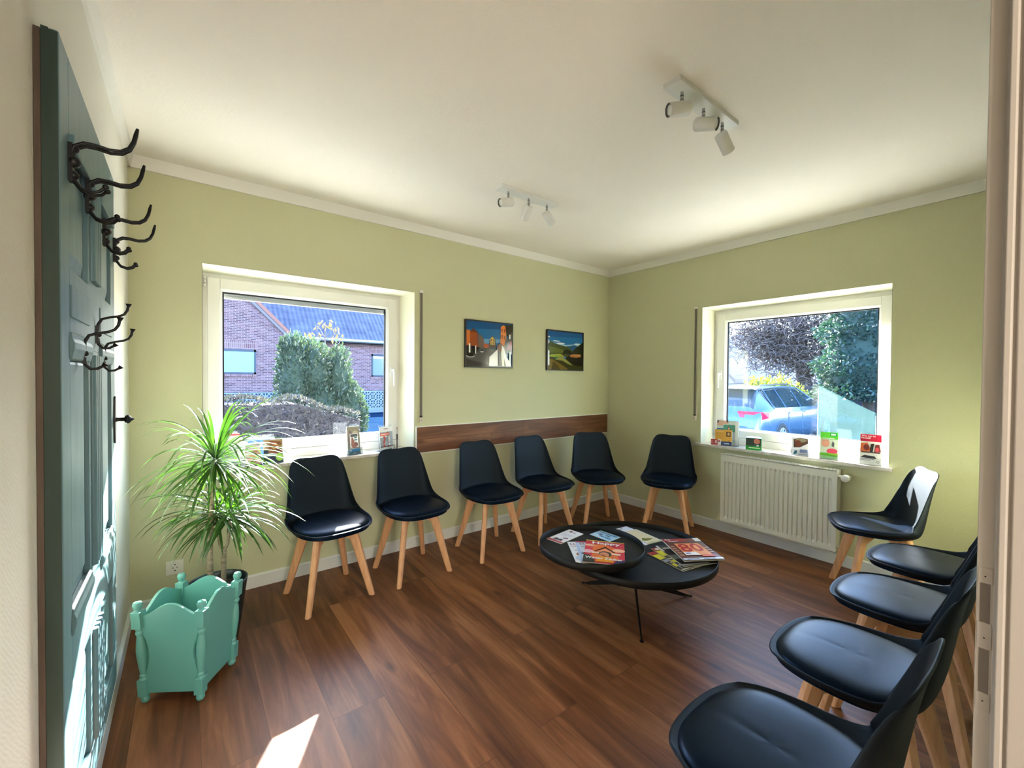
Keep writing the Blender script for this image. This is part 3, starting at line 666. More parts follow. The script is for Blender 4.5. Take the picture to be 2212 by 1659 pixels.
# ================================================================ coffee table
TC = Vector((-1.635, -1.565, 0))
tb = empty('coffee_table', TC, label='low round black coffee table with two overlapping trays and blade legs', cat='table')
def tray(name, cx, cy, r, z0, z1, fl):
    M = Matrix.Translation((cx-TC.x, cy-TC.y, 0))
    MB().lathe([(0.001, z0), (r-0.004, z0), (r, z0+0.003), (r, z1-0.001), (r-0.002, z1), (r-0.004, z1-0.001), (r-0.004, fl)], 96, 0, M).build(name, m_blackmetal, tb)
    MB().lathe([(r-0.003, fl), (0.001, fl)], 96, 0, M).build(name+'_floor', m_tray, tb)
tray('large_tray', -1.635, -1.565, 0.445, 0.304, 0.344, 0.314)
tray('small_tray', -1.945, -1.500, 0.286, 0.380, 0.420, 0.390)
feet = [(-1.683, -1.205), (-1.28, -1.717), (-1.903, -1.807)]
for fx, fy in feet:
    d = Vector((fx-TC.x, fy-TC.y, 0)); u = d.normalized(); s = Vector((-u.y, u.x, 0)); mb = MB()
    r_ = d.length; v8 = []
    for sg in (-1, 1):
        for a_, z_ in ((r_, 0.004), (r_-0.045, 0.004), (-0.02, 0.128), (-r_*0.86, 0.305), (-r_*0.98, 0.305), (0.02, 0.168)):
            v8.append(u*a_+s*0.0035*sg+Vector((0, 0, z_)))
    mb.add(v8, [(0, 1, 2, 3, 4, 5), (11, 10, 9, 8, 7, 6)]+[(k, 6+k, 6+(k+1) % 6, (k+1) % 6) for k in range(6)])
    mb.cyl(d+Vector((0, 0, 0)), d+Vector((0, 0, 0.006)), 0.010, 12)
    mb.build('leg', m_blackmetal, tb)
MB().cyl((-1.945-TC.x+0.12, -1.5-TC.y, 0.312), (-1.945-TC.x+0.12, -1.5-TC.y, 0.382), 0.020, 16).build('tray_support', m_blackmetal, tb)

# magazines: corners given anticlockwise from the lower left of the cover (x, y)
def magazine(name, c, z, th, label, bgc, shapes, cat='magazine', group=None, tilt=None, page=(225, 222, 214)):
    c = [Vector((*p, 0)) for p in c]; O = c[0]; U = (c[1]-c[0]); w = U.length; V = (c[3]-c[0]); U.normalize(); V = (V-U*V.dot(U)); h = V.length; V.normalize()
    root = empty(name, (O.x, O.y, z), label=label, cat=cat, group=group)
    if tilt: root.rotation_euler = tilt
    mb = MB(); b = [Vector((0, 0, 0)), U*w, U*w+V*h, V*h]; up = Vector((0, 0, th))
    mb.add(b+[p+up for p in b], [(3, 2, 1, 0), (4, 5, 6, 7), (0, 1, 5, 4), (1, 2, 6, 5), (2, 3, 7, 6), (3, 0, 4, 7)])
    mb.build('pages', cm(page, 0.7), root)
    sheet('cover', root, up, U, V, w, h, bgc, shapes, rough=0.28, lift=0.0002)
    return root
Z1, Z2 = 0.3905, 0.3145
RED = (200, 24, 40)
def rect(c, ang, w, h):
    """corners of a w x h rectangle, lower left at c, baseline direction ang (degrees)"""
    a = math.radians(ang); u = Vector((math.cos(a), math.sin(a))); v = Vector((-u.y, u.x)); c = Vector(c)
    return [c, c+u*w, c+u*w+v*h, c+v*h]
# brochure with red foot, left on the small tray
magazine('brochure', rect((-2.060, -1.262), -83, 0.105, 0.215), Z1, 0.004, 'small white brochure with a dark red foot at the left of the small tray', (238, 234, 240),
         [('r', 0, 0, 1, .10, (176, 60, 78)), ('p', [(.2, .12), (.3, .26), (.5, .22), (.7, .28), (.8, .14)], (60, 44, 52)), ('e', .35, .86, .12, .05, (120, 20, 40)), ('e', .62, .84, .07, .03, (110, 100, 110)),
          ('r', .2, .62, .85, .64, (190, 186, 210)), ('r', .2, .55, .8, .57, (190, 186, 210)), ('r', .2, .48, .6, .50, (190, 186, 210)), ('p', [(.62, .30), (.9, .36), (.84, .42), (.6, .36)], (110, 70, 84))], cat='brochure')
magazine('flyer', rect((-1.802, -1.362), -88, 0.148, 0.106), Z1, 0.0012, 'small light blue card with dark blue print on the small tray', (176, 214, 240),
         [('r', .05, .75, .8, .83, (50, 74, 130)), ('p', [(.15, .45), (.3, .6), (.4, .45), (.3, .36)], (40, 60, 120)), ('r', .35, .2, .55, .34, (60, 110, 170)), ('r', .6, .18, .9, .36, (70, 130, 190)), ('r', .5, .5, .7, .6, (50, 60, 100)), ('p', [(.7, .7), (.95, .74), (.92, .9), (.74, .86)], (90, 150, 200)), ('r', .1, .2, .3, .26, (240, 248, 252))], cat='card')
magazine('magazine', rect((-2.159, -1.593), -35.5, 0.20, 0.275), Z1, 0.003, 'whitish magazine at the bottom of the fan on the small tray, most of it covered', (228, 226, 232),
         [('t', 'LUI', .05, .83, .13, (130, 30, 50)), ('r', .06, .75, .5, .77, (120, 120, 130)), ('r', .1, .55, .4, .58, (140, 140, 150)), ('e', .22, .38, .12, .08, (160, 90, 70)), ('e', .16, .2, .13, .1, (190, 200, 220))], group='magazines fanned on the small tray')
magazine('magazine', rect((-2.140, -1.607), -40, 0.20, 0.275), Z1+0.0035, 0.003, 'pale blue magazine in the middle of the fan, between the white and the red one', (206, 212, 226),
         [('t', 'LUI', .10, .83, .13, (120, 30, 50)), ('r', 0, 0, .08, 1, (170, 190, 224)), ('r', .12, .72, .6, .75, (130, 130, 150)), ('p', [(.05, .4), (.3, .5), (.5, .4), (.3, .3)], (50, 56, 80)), ('r', .1, .12, .5, .2, (70, 76, 96)), ('r', .0, .94, .8, .99, (190, 60, 80))], group='magazines fanned on the small tray')
magazine('magazine', rect((-2.134, -1.612), -51.5, 0.210, 0.287), Z1+0.007, 0.004, 'red and orange magazine titled HAPPY on top of the fan on the small tray', (214, 52, 76),
         [('p', [(.2, .2), (.2, .7), (.5, .86), (.8, .7), (.85, .2)], (232, 110, 60)), ('e', .15, .78, .16, .06, (244, 180, 150)), ('e', .85, .62, .16, .08, (246, 190, 160)), ('e', .35, .80, .16, .035, (240, 130, 60)),
          ('p', [(.22, .5), (.52, .76), (.78, .5), (.7, .5), (.52, .68), (.32, .5)], (90, 30, 24)), ('p', [(.3, .5), (.52, .67), (.72, .5)], (244, 150, 110)), ('r', .2, .40, .9, .47, (246, 214, 190)),
          ('e', .52, .40, .16, .13, (70, 70, 66)), ('e', .50, .36, .12, .12, (220, 140, 110)), ('e', .46, .34, .06, .02, (120, 40, 40)), ('e', .52, .28, .07, .025, (110, 50, 40)),
          ('p', [(.30, .05), (.36, .28), (.68, .28), (.74, .05)], (240, 150, 40)), ('p', [(0, 0), (0, .32), (.14, .3), (.26, .12), (.3, 0)], (50, 56, 56)), ('p', [(.72, 0), (.8, .14), (1, .2), (1, 0)], (44, 50, 92)),
          ('e', .10, .46, .13, .075, (252, 244, 244)), ('e', .10, .46, .12, .065, (240, 180, 190)), ('t', 'Happy', .16, .84, .16, (255, 250, 248), .74), ('t', 'Winter Zauber', .05, .145, .13, (255, 255, 255), .9), ('r', 0, .975, 1, 1, (250, 214, 90))],
         group='magazines fanned on the small tray')
magazine('magazine', rect((-1.510, -1.552), -5, 0.15, 0.29), Z2, 0.003, 'white magazine at the back of the large tray, half under the small tray', (228, 230, 246),
         [('p', [(.55, .04), (.9, .06), (.8, .14), (.6, .12)], (40, 60, 110)), ('r', .3, .4, .5, .42, (170, 180, 220)), ('r', .4, .3, .6, .32, (170, 180, 220)), ('r', .2, .9, .6, .96, (150, 160, 170))], group='magazines on the large tray')
magazine('magazine', rect((-1.486, -1.560), -9, 0.115, 0.225), Z2+0.0032, 0.003, 'beige booklet with a green plant picture beside the white magazine', (222, 206, 176),
         [('p', [(.05, .28), (.3, .42), (.6, .3), (.8, .26), (.5, .2), (.2, .2)], (110, 124, 50)), ('e', .5, .30, .14, .04, (150, 140, 60)), ('p', [(0, 0), (0, .06), (.3, .09), (.6, .05), (1, .08), (1, 0)], (180, 184, 140)), ('r', .94, 0, 1, 1, (244, 240, 232))], group='magazines on the large tray')
YL = (232, 224, 50)
magazine('magazine', rect((-1.652, -1.880), -10, 0.195, 0.255), Z2, 0.004, 'yellow and black magazine lowest in the pile on the large tray', (40, 38, 44),
         [('r', 0, .86, 1, 1, (170, 40, 60)), ('p', [(0, .6), (0, .84), (.5, .84), (.7, .7), (.3, .62)], YL), ('r', 0, .46, .6, .56, (150, 160, 200)), ('p', [(.04, .2), (.04, .34), (.5, .36), (.6, .22)], YL), ('r', 0, .02, .9, .05, (230, 230, 226)), ('r', .1, .38, .5, .42, (226, 226, 224))], group='magazines on the large tray')
magazine('magazine', rect((-1.630, -1.869), -19, 0.200, 0.275), Z2+0.0042, 0.004, 'red and yellow magazine second in the pile on the large tray', (44, 40, 44),
         [('r', 0, .86, .5, 1, (176, 24, 44)), ('e', .16, .93, .1, .04, (240, 236, 236)), ('p', [(.0, .58), (0, .84), (.4, .84), (.6, .74), (.3, .6)], YL), ('p', [(0, .26), (0, .38), (.4, .40), (.5, .28)], YL), ('r', 0, .42, .6, .46, (222, 222, 220)), ('r', 0, .1, .7, .16, (180, 184, 190))], group='magazines on the large tray')
magazine('magazine', rect((-1.612, -1.862), -25, 0.205, 0.278), Z2+0.0084, 0.004, 'dark magazine third in the pile, right under the maroon one', (66, 60, 68),
         [('r', 0, .7, .06, 1, (230, 230, 226)), ('r', .1, .8, .6, .88, (226, 224, 220)), ('r', 0, .02, .8, .07, (210, 212, 216)), ('p', [(0, .3), (0, .5), (.4, .52), (.5, .34)], (150, 160, 150))], group='magazines on the large tray')
magazine('magazine', rect((-1.597, -1.856), -32, 0.228, 0.278), Z2+0.030, 0.006, 'maroon magazine with a big red 80 on top of the pile, overhanging the table edge', (112, 44, 44),
         [('r', 0, .84, .6, 1, (150, 16, 40)), ('t', 'Mein', .05, .93, .07, (250, 240, 240)), ('t', 'Magazin', .12, .86, .07, (250, 240, 240)), ('r', 0, .72, 1, .83, (80, 44, 44)), ('r', .84, .84, 1, 1, (226, 222, 220)),
          ('r', .03, .6, .14, .64, (206, 160, 130)), ('r', .03, .5, .14, .54, (206, 160, 130)), ('r', .03, .4, .14, .44, (206, 160, 130)), ('r', .03, .3, .14, .34, (206, 160, 130)), ('r', .03, .2, .14, .24, (206, 160, 130)),
          ('r', .86, .5, .98, .54, (206, 160, 130)), ('r', .86, .4, .98, .44, (206, 160, 130)), ('r', .86, .3, .98, .34, (206, 160, 130)), ('p', [(.18, .2), (.18, .74), (.82, .72), (.86, .18)], (240, 150, 90)), ('p', [(.18, .2), (.18, .34), (.5, .34), (.55, .2)], (240, 232, 236)),
          ('t', '80', .20, .36, .50, (190, 10, 24), .60), ('r', .22, .26, .34, .3, (110, 110, 180)), ('r', 0, 0, 1, .07, (224, 226, 240)), ('r', .1, .02, .4, .045, (60, 70, 140)), ('r', .5, .02, .8, .045, (60, 70, 140)), ('p', [(.55, .12), (.58, .22), (.86, .2), (.9, .12)], (226, 90, 50))],
         group='magazines on the large tray', tilt=(0.03, -0.02, 0))

# ================================================================ mint wooden planter
PC = Vector((-3.713, -0.797, 0)); PA = math.radians(-34)
pl = empty('wooden_planter', PC, PA, label='mint green painted wooden planter box with turned corner posts on the floor', cat='planter')
pl.scale = (1.05, 1.05, 1.075)
PH = 0.385
def flare(x, y, z):   # the box widens towards the top
    k = 0.86+0.14*z/PH; return (x*k, y*k, z)
HWp = 0.118
def side_panel(rot):
    top = [(-1 + 2*i/16) for i in range(17)]
    def zt(u): return 0.333+0.047*(0.5+0.5*math.cos(u*PI))**0.9
    out = [(u*0.94, zt(u)) for u in top[::-1]]
    right = []
    left = []
    for i in range(9):
        t = i/8; z = 0.275-(0.275-0.105)*t; d = 0.20*math.sin(t*PI)
        left.append((-0.94+d, z)); right.append((0.94-d, z))
    poly = out+[(-0.94, 0.285)]+left+[(-0.94, 0.095), (-0.94, 0.035), (0.94, 0.035), (0.94, 0.095)]+right[::-1]+[(0.94, 0.285)]
    th = 0.006; n = len(poly); vs = []
    for s in (-th, th):
        for u, z in poly:
            x, y, z = flare(u*HWp, -HWp+0.004, z); vs.append((x, y+s, z))
    fs = [tuple(range(n))[::-1], tuple(range(n, 2*n))]+[(i, (i+1) % n, n+(i+1) % n, n+i) for i in range(n)]
    return MB().add(vs, fs, 0, False, Matrix.Rotation(rot, 4, 'Z'))
for k in range(4): side_panel(k*PI/2).build('side_panel', m_mint, pl, bevel=0.0015)
for sx in (-1, 1):
    for sy in (-1, 1):
        k0 = 0.86; bx, by = sx*HWp*k0, sy*HWp*k0; dx, dy = sx*HWp*0.14/PH, sy*HWp*0.14/PH
        M = Matrix(((1, 0, dx, bx), (0, 1, dy, by), (0, 0, 1, 0), (0, 0, 0, 1)))
        p = MB().box((-0.016, -0.016, 0.028), (0.016, 0.016, 0.092), 0, M).box((-0.017, -0.017, 0.292), (0.017, 0.017, 0.355), 0, M)
        p.lathe([(0.001, 0), (0.010, 0.001), (0.0155, 0.010), (0.014, 0.022), (0.010, 0.028)], 16, 0, M)
        p.lathe([(0.015, 0.092), (0.011, 0.100), (0.014, 0.106), (0.010, 0.113), (0.0125, 0.135), (0.0165, 0.185), (0.0165, 0.21), (0.013, 0.245), (0.0105, 0.262), (0.014, 0.268), (0.0145, 0.275), (0.011, 0.281), (0.014, 0.288), (0.014, 0.293)], 16, 0, M)
        p.lathe([(0.014, 0.354), (0.009, 0.360), (0.014, 0.367), (0.0165, 0.378), (0.013, 0.389), (0.001, 0.391)], 16, 0, M)
        p.build('corner_post', m_mint, pl, bevel=0.0015)
MB().box((-HWp*0.84, -HWp*0.84, 0.045), (HWp*0.84, HWp*0.84, 0.055)).build('bottom_board', m_mint, pl)

# ================================================================ potted dracaena
random.seed(5)
DP = Vector((-3.605, -0.510, 0))
dr = empty('potted_dracaena', DP, label='tall potted plant with two tufts of long narrow green leaves in a dark pot', cat='plant')
MB().lathe([(0.001, 0), (0.085, 0), (0.090, 0.004), (0.128, 0.285), (0.131, 0.30), (0.127, 0.302), (0.121, 0.296), (0.118, 0.26)], 40).build('pot', m_pot, dr)
MB().lathe([(0.119, 0.262), (0.06, 0.268), (0.001, 0.266)], 24).build('soil', m_soil, dr)
T1 = Vector((-0.008, -0.005, 0.90)); T2a = Vector((-0.004, 0.03, 0.625)); T2b = Vector((0.055, 0.0, 0.615))
st = MB().tube([(-0.028, 0, 0.25), (-0.030, 0, 0.45), (-0.026, 0.002, 0.65), (-0.016, 0, 0.80), tuple(T1)], [0.013, 0.0125, 0.012, 0.0115, 0.012], 12)
st.build('stem', m_stem, dr)
st = MB().tube([(0.025, 0.0, 0.25), (0.026, 0, 0.40), (0.027, 0, 0.452)], [0.012, 0.0115, 0.012], 12)
st.tube([(0.027, 0, 0.445), (0.012, 0.008, 0.475), (0.004, 0.016, 0.53), tuple(T2a)], [0.008, 0.007, 0.0068, 0.0065], 10)
st.tube([(0.027, 0, 0.445), (0.044, 0.004, 0.475), (0.050, 0.004, 0.53), tuple(T2b)], [0.008, 0.007, 0.0068, 0.0065], 10)
st.build('forked_stem', m_stem, dr)
def leaf_tuft(c, n, lmin, lmax, wid, seed):
    random.seed(seed); mb = MB()
    for i in range(n):
        az = i*2.399963+random.uniform(-.3, .3); t = (i+0.5)/n
        el = math.radians(80-112*t**0.62+random.uniform(-10, 10)); Ln = random.uniform(lmin, lmax)*(0.72+0.28*math.sin(PI*min(1, t*1.1+0.1)))
        # keep the leaves off the walls behind
        rad = Vector((math.cos(az), math.sin(az), 0)); d = rad*math.cos(el)+Vector((0, 0, math.sin(el)))
        p = c+rad*0.010+Vector((0, 0, 0.05*(1-t)-0.015)); K = 9; seg = Ln/K; side = Vector((-math.sin(az), math.cos(az), 0))
        droop = random.uniform(0.13, 0.25)*(0.6+0.6*(1-t)); vs = []; ok = True
        tw = random.uniform(-.5, .5)
        for k in range(K+1):
            u = k/K; w = wid*(0.55+1.5*u if u < 0.3 else 1.0*(1-((u-0.3)/0.7)**2.2))*0.5+0.0004
            nrm = side.cross(d).normalized(); s2 = (side*math.cos(tw*u)+nrm*math.sin(tw*u))
            vs += [p-s2*w, p+nrm*w*0.35, p+s2*w]
            wp = DP+p
            if wp.y > -0.02 or wp.x < -L+0.03 or wp.z < 0.05: ok = False
            p = p+d*seg; d = (d+Vector((0, 0, -droop*(0.35+1.3*u)))).normalized()
        if not ok: continue
        fs = [(3*k+j, 3*k+j+1, 3*k+j+4, 3*k+j+3) for k in range(K) for j in (0, 1)]
        mb.add(vs, fs, 0, True)
    return mb
leaf_tuft(T1, 150, 0.34, 0.50, 0.0125, 3).build('leaf_tuft', m_leaf, dr)
leaf_tuft(T2a, 62, 0.26, 0.40, 0.014, 8).build('leaf_tuft', m_leaf, dr)
leaf_tuft(T2b, 70, 0.26, 0.42, 0.014, 11).build('leaf_tuft', m_leaf, dr)

# ================================================================ old teal door hung as a coat rack
DYa, DYb, DZa, DZb, XF = -1.800, -0.955, 0.205, 2.045, -3.935
od = empty('old_door_coat_rack', (XF, (DYa+DYb)/2, DZa), label='old teal painted panelled door mounted on the left wall with black coat hooks', cat='coat rack')
def ol(x, y, z): return (x-XF, y-(DYa+DYb)/2, z-DZa)
def obx(mb, y0, y1, z0, z1, x0, x1): return mb.box(ol(x0, y0, z0), ol(x1, y1, z1))
b = MB(); obx(b, DYa-0.0015, DYb, DZa, DZb-0.006, -3.9715, -3.9615); b.build('back_board', m_rawwood, od, bevel=0.001)
s = MB(); obx(s, DYa, DYb, DZa, DZb, -3.961, -3.950)
s.build('door_core', m_tealedge, od)
m_ = MB()
P1a, P1b, P2a, P2b = -1.712, -1.475, -1.300, -1.045
obx(m_, DYa, P1a, DZa, DZb, -3.950, XF); obx(m_, P2b, DYb, DZa, DZb, -3.950, XF)          # stiles
obx(m_, P1a, P2b, 1.86, DZb, -3.950, XF)                                                     # top rail
obx(m_, P1a, P2b, 1.395, 1.575, -3.950, XF-0.0005); obx(m_, P1a, P2b, 0.625, 0.795, -3.950, XF-0.0005); obx(m_, P1a, P2b, DZa, 0.30, -3.950, XF)
obx(m_, P1b, P2a, DZa, DZb, -3.950, XF-0.001)
m_.build('stiles_and_rails', m_teal, od, bevel=0.003)
e_ = MB(); obx(e_, DYa-0.0008, DYa+0.0004, DZa, DZb-0.004, -3.961, XF-0.0015); e_.build('door_edge', m_tealedge, od)
# reeded centre strip
r_ = MB()
for yy in (-1.435, -1.405, -1.375, -1.345):
    r_.cyl(ol(XF+0.001, yy, 0.31), ol(XF+0.001, yy, 0.62), 0.010, 10).cyl(ol(XF+0.001, yy, 0.80), ol(XF+0.001, yy, 1.385), 0.010, 10).cyl(ol(XF+0.001, yy, 1.59), ol(XF+0.001, yy, 1.85), 0.010, 10)
r_.build('reeded_strip', m_teal, od)
def panel(y0, y1, z0, z1):
    p = MB(); obx(p, y0, y1, z0, z1, -3.950, -3.949)
    q = 0.028; xs, xr = -3.949, -3.941
    o4 = [ol(xs, y0+0.012, z0+0.012), ol(xs, y1-0.012, z0+0.012), ol(xs, y1-0.012, z1-0.012), ol(xs, y0+0.012, z1-0.012)]
    i4 = [ol(xr, y0+q+0.012, z0+q+0.012), ol(xr, y1-q-0.012, z0+q+0.012), ol(xr, y1-q-0.012, z1-q-0.012), ol(xr, y0+q+0.012, z1-q-0.012)]
    p.add(o4+i4, [(0, 1, 5, 4), (1, 2, 6, 5), (2, 3, 7, 6), (3, 0, 4, 7), (4, 5, 6, 7)])
    p.build('panel', m_teal, od)
for a_, b_ in ((P1a, P1b), (P2a, P2b)):
    for z0, z1 in ((1.575, 1.86), (0.795, 1.395), (0.30, 0.625)): panel(a_, b_, z0, z1)
    mo = MB()
    obx(mo, a_-0.008, b_+0.008, 1.845, 1.87, XF-0.002, XF+0.010); mo.build('moulding', m_teal, od, bevel=0.002)
    for zc in (1.395, 0.765):
        M = Matrix.Translation((0, 0, zc-DZa)); mo = MB()
        mo.prism([(-0.003, -0.032), (0.003, -0.028), (0.006, -0.012), (0.008, -0.004), (0.008, 0.010), (0.004, 0.020), (0.004, 0.030), (-0.003, 0.036)], 'y', a_-0.006-(DYa+DYb)/2, b_+0.006-(DYa+DYb)/2, 0, M)
        mo.build('moulding', m_teal, od, bevel=0.002)
    mo = MB(); obx(mo, a_+0.002, b_-0.002, 1.462, 1.535, XF-0.002, XF+0.003)
    mo.build('raised_field', m_teal, od, bevel=0.002)
def coat_hook(y, z, big):
    h = MB(); o = Vector(ol(XF, y, z))
    def P(l, dy=0.0, spread=None):
        return [o+Vector((a, dy*(s_ if spread else 1), b)) for (a, b, s_) in l]
    if big:
        h.box(o+Vector((0, -0.011, -0.045)), o+Vector((0.008, 0.011, 0.040)))
        h.sphere(o+Vector((0.008, 0, 0.030)), 0.010); h.sphere(o+Vector((0.008, 0, -0.030)), 0.010); h.sphere(o+Vector((0.008, 0, 0)), 0.013)
        up = [(0.004, 0.010, 0.5), (0.010, 0.034, 0.8), (0.026, 0.045, 1), (0.046, 0.046, 1), (0.068, 0.043, 1), (0.088, 0.047, 0.9), (0.102, 0.059, 0.6), (0.110, 0.078, 0.2), (0.114, 0.098, 0.05), (0.117, 0.113, 0.0)]
        for dy in (-0.010, 0.010): h.tube(P(up, dy, True), [0.0042, 0.0040, 0.0038, 0.0036, 0.0036, 0.0037, 0.004, 0.0045, 0.0046, 0.003], 8)
        dn = [(0.004, -0.020, 0.3), (0.008, -0.040, 0.6), (0.020, -0.058, 0.9), (0.038, -0.064, 1.1), (0.052, -0.058, 1.3), (0.061, -0.047, 1.5)]
        for dy in (-0.010, 0.010):
            h.tube(P(dn, dy, True), [0.005, 0.0045, 0.004, 0.0036, 0.0034, 0.003], 8); h.sphere(o+Vector((0.062, dy*1.5, -0.046)), 0.0062)
    else:
        h.box(o+Vector((0, -0.006, -0.026)), o+Vector((0.006, 0.006, 0.026))); h.sphere(o+Vector((0.006, 0, 0)), 0.007)
        up = [(0.004, 0.010, 0), (0.005, 0.030, 0), (0.013, 0.046, 0), (0.030, 0.053, 0), (0.048, 0.057, 0), (0.061, 0.064, 0), (0.068, 0.076, 0), (0.071, 0.092, 0)]
        h.tube(P(up), [0.0042, 0.0040, 0.0036, 0.0034, 0.0034, 0.0034, 0.0034, 0.0034], 8); h.cyl(o+Vector((0.071, 0, 0.088)), o+Vector((0.0715, 0, 0.097)), 0.0035, 10, 0, 0.0075)
        dn = [(0.004, -0.010, 0), (0.006, -0.028, 0), (0.015, -0.039, 0), (0.028, -0.038, 0), (0.040, -0.030, 0)]
        h.tube(P(dn), [0.0042, 0.004, 0.0036, 0.0034, 0.0034], 8); h.cyl(o+Vector((0.038, 0, -0.032)), o+Vector((0.044, 0, -0.025)), 0.0035, 10, 0, 0.0072)
    return h.build('coat_hook', m_iron, od)
for y_, z_ in ((-1.715, 1.810), (-1.509, 1.803), (-1.219, 1.786), (-0.978, 1.786)): coat_hook(y_, z_, True)
for y_, z_ in ((-1.365, 1.448), (-1.576, 1.385), (-1.247, 1.383)): coat_hook(y_, z_, False)
kb = MB(); o_ = Vector(ol(XF, -0.985, 1.168))
kb.prism([(-0.012, -0.075), (0, -0.085), (0.012, -0.075), (0.017, -0.03), (0.020, 0), (0.017, 0.03), (0.012, 0.075), (0, 0.085), (-0.012, 0.075), (-0.017, 0.03), (-0.020, 0), (-0.017, -0.03)], 'x', 0, 0.005, 0, Matrix.Translation(o_))
kb.lathe([(0.009, 0), (0.007, 0.012), (0.007, 0.028), (0.013, 0.030), (0.017, 0.037), (0.014, 0.043), (0.008, 0.047), (0.004, 0.052), (0.001, 0.056)], 18, 0, Matrix.Translation(o_) @ Matrix.Rotation(PI/2, 4, 'Y'))
kb.build('door_knob', m_iron, od)

# ================================================================ leaflets and holders on the sills
def leaf_holder(x, y, z, ang, w, h, label, bgc, shapes, llabel, lh=None, tilt=0.22, holder=True, name='leaflet'):
    """acrylic stand with a printed leaflet in it; faces local -y"""
    lh = lh or h*0.92
    if holder:
        root = empty('leaflet_holder', (x, y, z), math.radians(ang), label=label, cat='leaflet holder')
        T = Matrix.Rotation(-tilt, 4, 'X')
        a = MB().box((-w/2-0.004, 0.010, 0), (w/2+0.004, 0.012, h), 0, T).box((-w/2-0.004, -0.018, 0), (-w/2-0.002, 0.012, h*0.35), 0, T).box((w/2+0.002, -0.018, 0), (w/2+0.004, 0.012, h*0.35), 0, T).box((-w/2-0.004, -0.020, 0), (w/2+0.004, -0.018, h*0.22), 0, T)
        a.build('back_plate', m_acryl, root)
        MB().box((-w/2-0.004, -0.022, 0), (w/2+0.004, 0.055, 0.002)).build('foot', m_acryl, root)
    r2 = empty(name, (x, y, z+0.003), math.radians(ang), label=llabel, cat='leaflet')
    T = Matrix.Rotation(-tilt, 4, 'X'); up = T @ Vector((0, 0, 1)); nb = T @ Vector((0, 1, 0))
    MB().box((-w/2, 0.000, 0.001), (w/2, 0.006, lh), 0, T).build('paper_stack', cm((236, 232, 224), 0.7), r2)
    sheet('printed_cover', r2, T @ Vector((-w/2, 0, 0.001)), (1, 0, 0), up, w, lh-0.001, bgc, shapes, rough=0.35)
    return r2
SA, SB = AZ0, BZ0
SK = (222, 160, 136)
# left window
leaf_holder(-2.765, 0.020, SA, 18, 0.102, 0.215, 'clear holder near the right part of the left window sill', (120, 104, 80),
            [('r', 0, .55, 1, 1, (150, 132, 96)), ('p', [(0, .5), (.2, .9), (.45, .7), (.3, .45)], (120, 80, 70)), ('e', .62, .74, .22, .1, (196, 176, 140)), ('r', .0, 0, 1, .2, (70, 110, 120)), ('r', .18, .24, .84, .74, (248, 248, 244)),
             ('r', .24, .62, .8, .72, (70, 60, 58)), ('p', [(.26, .3), (.3, .6), (.42, .6), (.6, .34), (.8, .26), (.4, .22)], (150, 76, 50)), ('r', .52, .56, .74, .61, (20, 120, 86)), ('r', .5, .48, .76, .52, (36, 60, 90)), ('p', [(.5, .3), (.6, .44), (.8, .38), (.8, .28)], (110, 50, 40)),
             ('r', .14, .10, .88, .17, (20, 116, 180)), ('e', .2, .13, .05, .03, (200, 230, 244)), ('r', .4, .02, .6, .035, WH)], 'narrow leaflet showing hands holding a phone, on the left sill', tilt=0.1)
leaf_holder(-2.520, 0.030, SA, 22, 0.125, 0.195, 'clear holder at the right end of the left window sill', (150, 154, 160),
            [('r', 0, .78, 1, 1, (240, 238, 234)), ('r', .0, .63, .75, .74, (226, 70, 30)), ('r', .04, .665, .7, .70, (250, 220, 200)), ('r', 0, .56, .5, .62, (244, 240, 230)), ('r', 0, 0, 1, .14, (238, 238, 228)), ('r', 0, .14, 1, .18, (130, 90, 76)), ('r', .7, .04, .9, .07, (90, 110, 100)),
             ('t', '?', .16, .18, .62, (196, 50, 34)), ('t', '!', .58, .22, .52, (248, 248, 248)), ('r', .3, .9, .6, .925, (150, 70, 70))], 'grey leaflet with a red question mark and a white exclamation mark', tilt=0.08)
# the pen clipped to the question-mark stand
pen = empty('ballpoint_pen', (-2.452, 0.005, SA), 0.38, label='dark pen standing upright beside the question mark leaflet', cat='pen')
MB().cyl((0, 0, 0.004), (0, 0, 0.085), 0.0052, 12).build('barrel', mat('pen_dark', (0.09, 0.075, 0.07), 0.35), pen)
MB().cyl((0, 0, 0.085), (0, 0, 0.125), 0.0062, 12).build('grip', mat('pen_black', (0.012, 0.012, 0.012), 0.4), pen)
MB().cyl((0, 0, 0.125), (0, 0, 0.168), 0.0046, 12).build('upper_barrel', cm((196, 180, 176), 0.4), pen)
MB().cyl((0, 0, 0.168), (0, 0, 0.176), 0.0040, 12).cyl((0, 0, 0.0), (0, 0, 0.004), 0.003, 10).build('push_button', cm((120, 30, 50), 0.4), pen)
leaf_holder(-3.283, 0.000, SA, -4, 0.108, 0.160, 'low clear holder in the middle of the left window sill', (28, 50, 84),
            [('r', 0, .55, 1, 1, (170, 140, 100)), ('p', [(.25, .4), (.3, .95), (.9, .9), (1, .45), (.6, .3)], (140, 84, 56)), ('e', .6, .72, .16, .16, (190, 120, 84)), ('e', .75, .5, .12, .1, (90, 40, 30)), ('p', [(0, .36), (.4, .42), (.9, .34), (1, .3), (0, .28)], (222, 232, 244)), ('e', .83, .22, .2, .17, (160, 214, 80)), ('e', .83, .22, .12, .10, (196, 236, 130)), ('r', 0, 0, .6, .1, (16, 86, 120))],
            'dark blue leaflet with two people and a round green badge, left sill', lh=0.150, tilt=0.30)
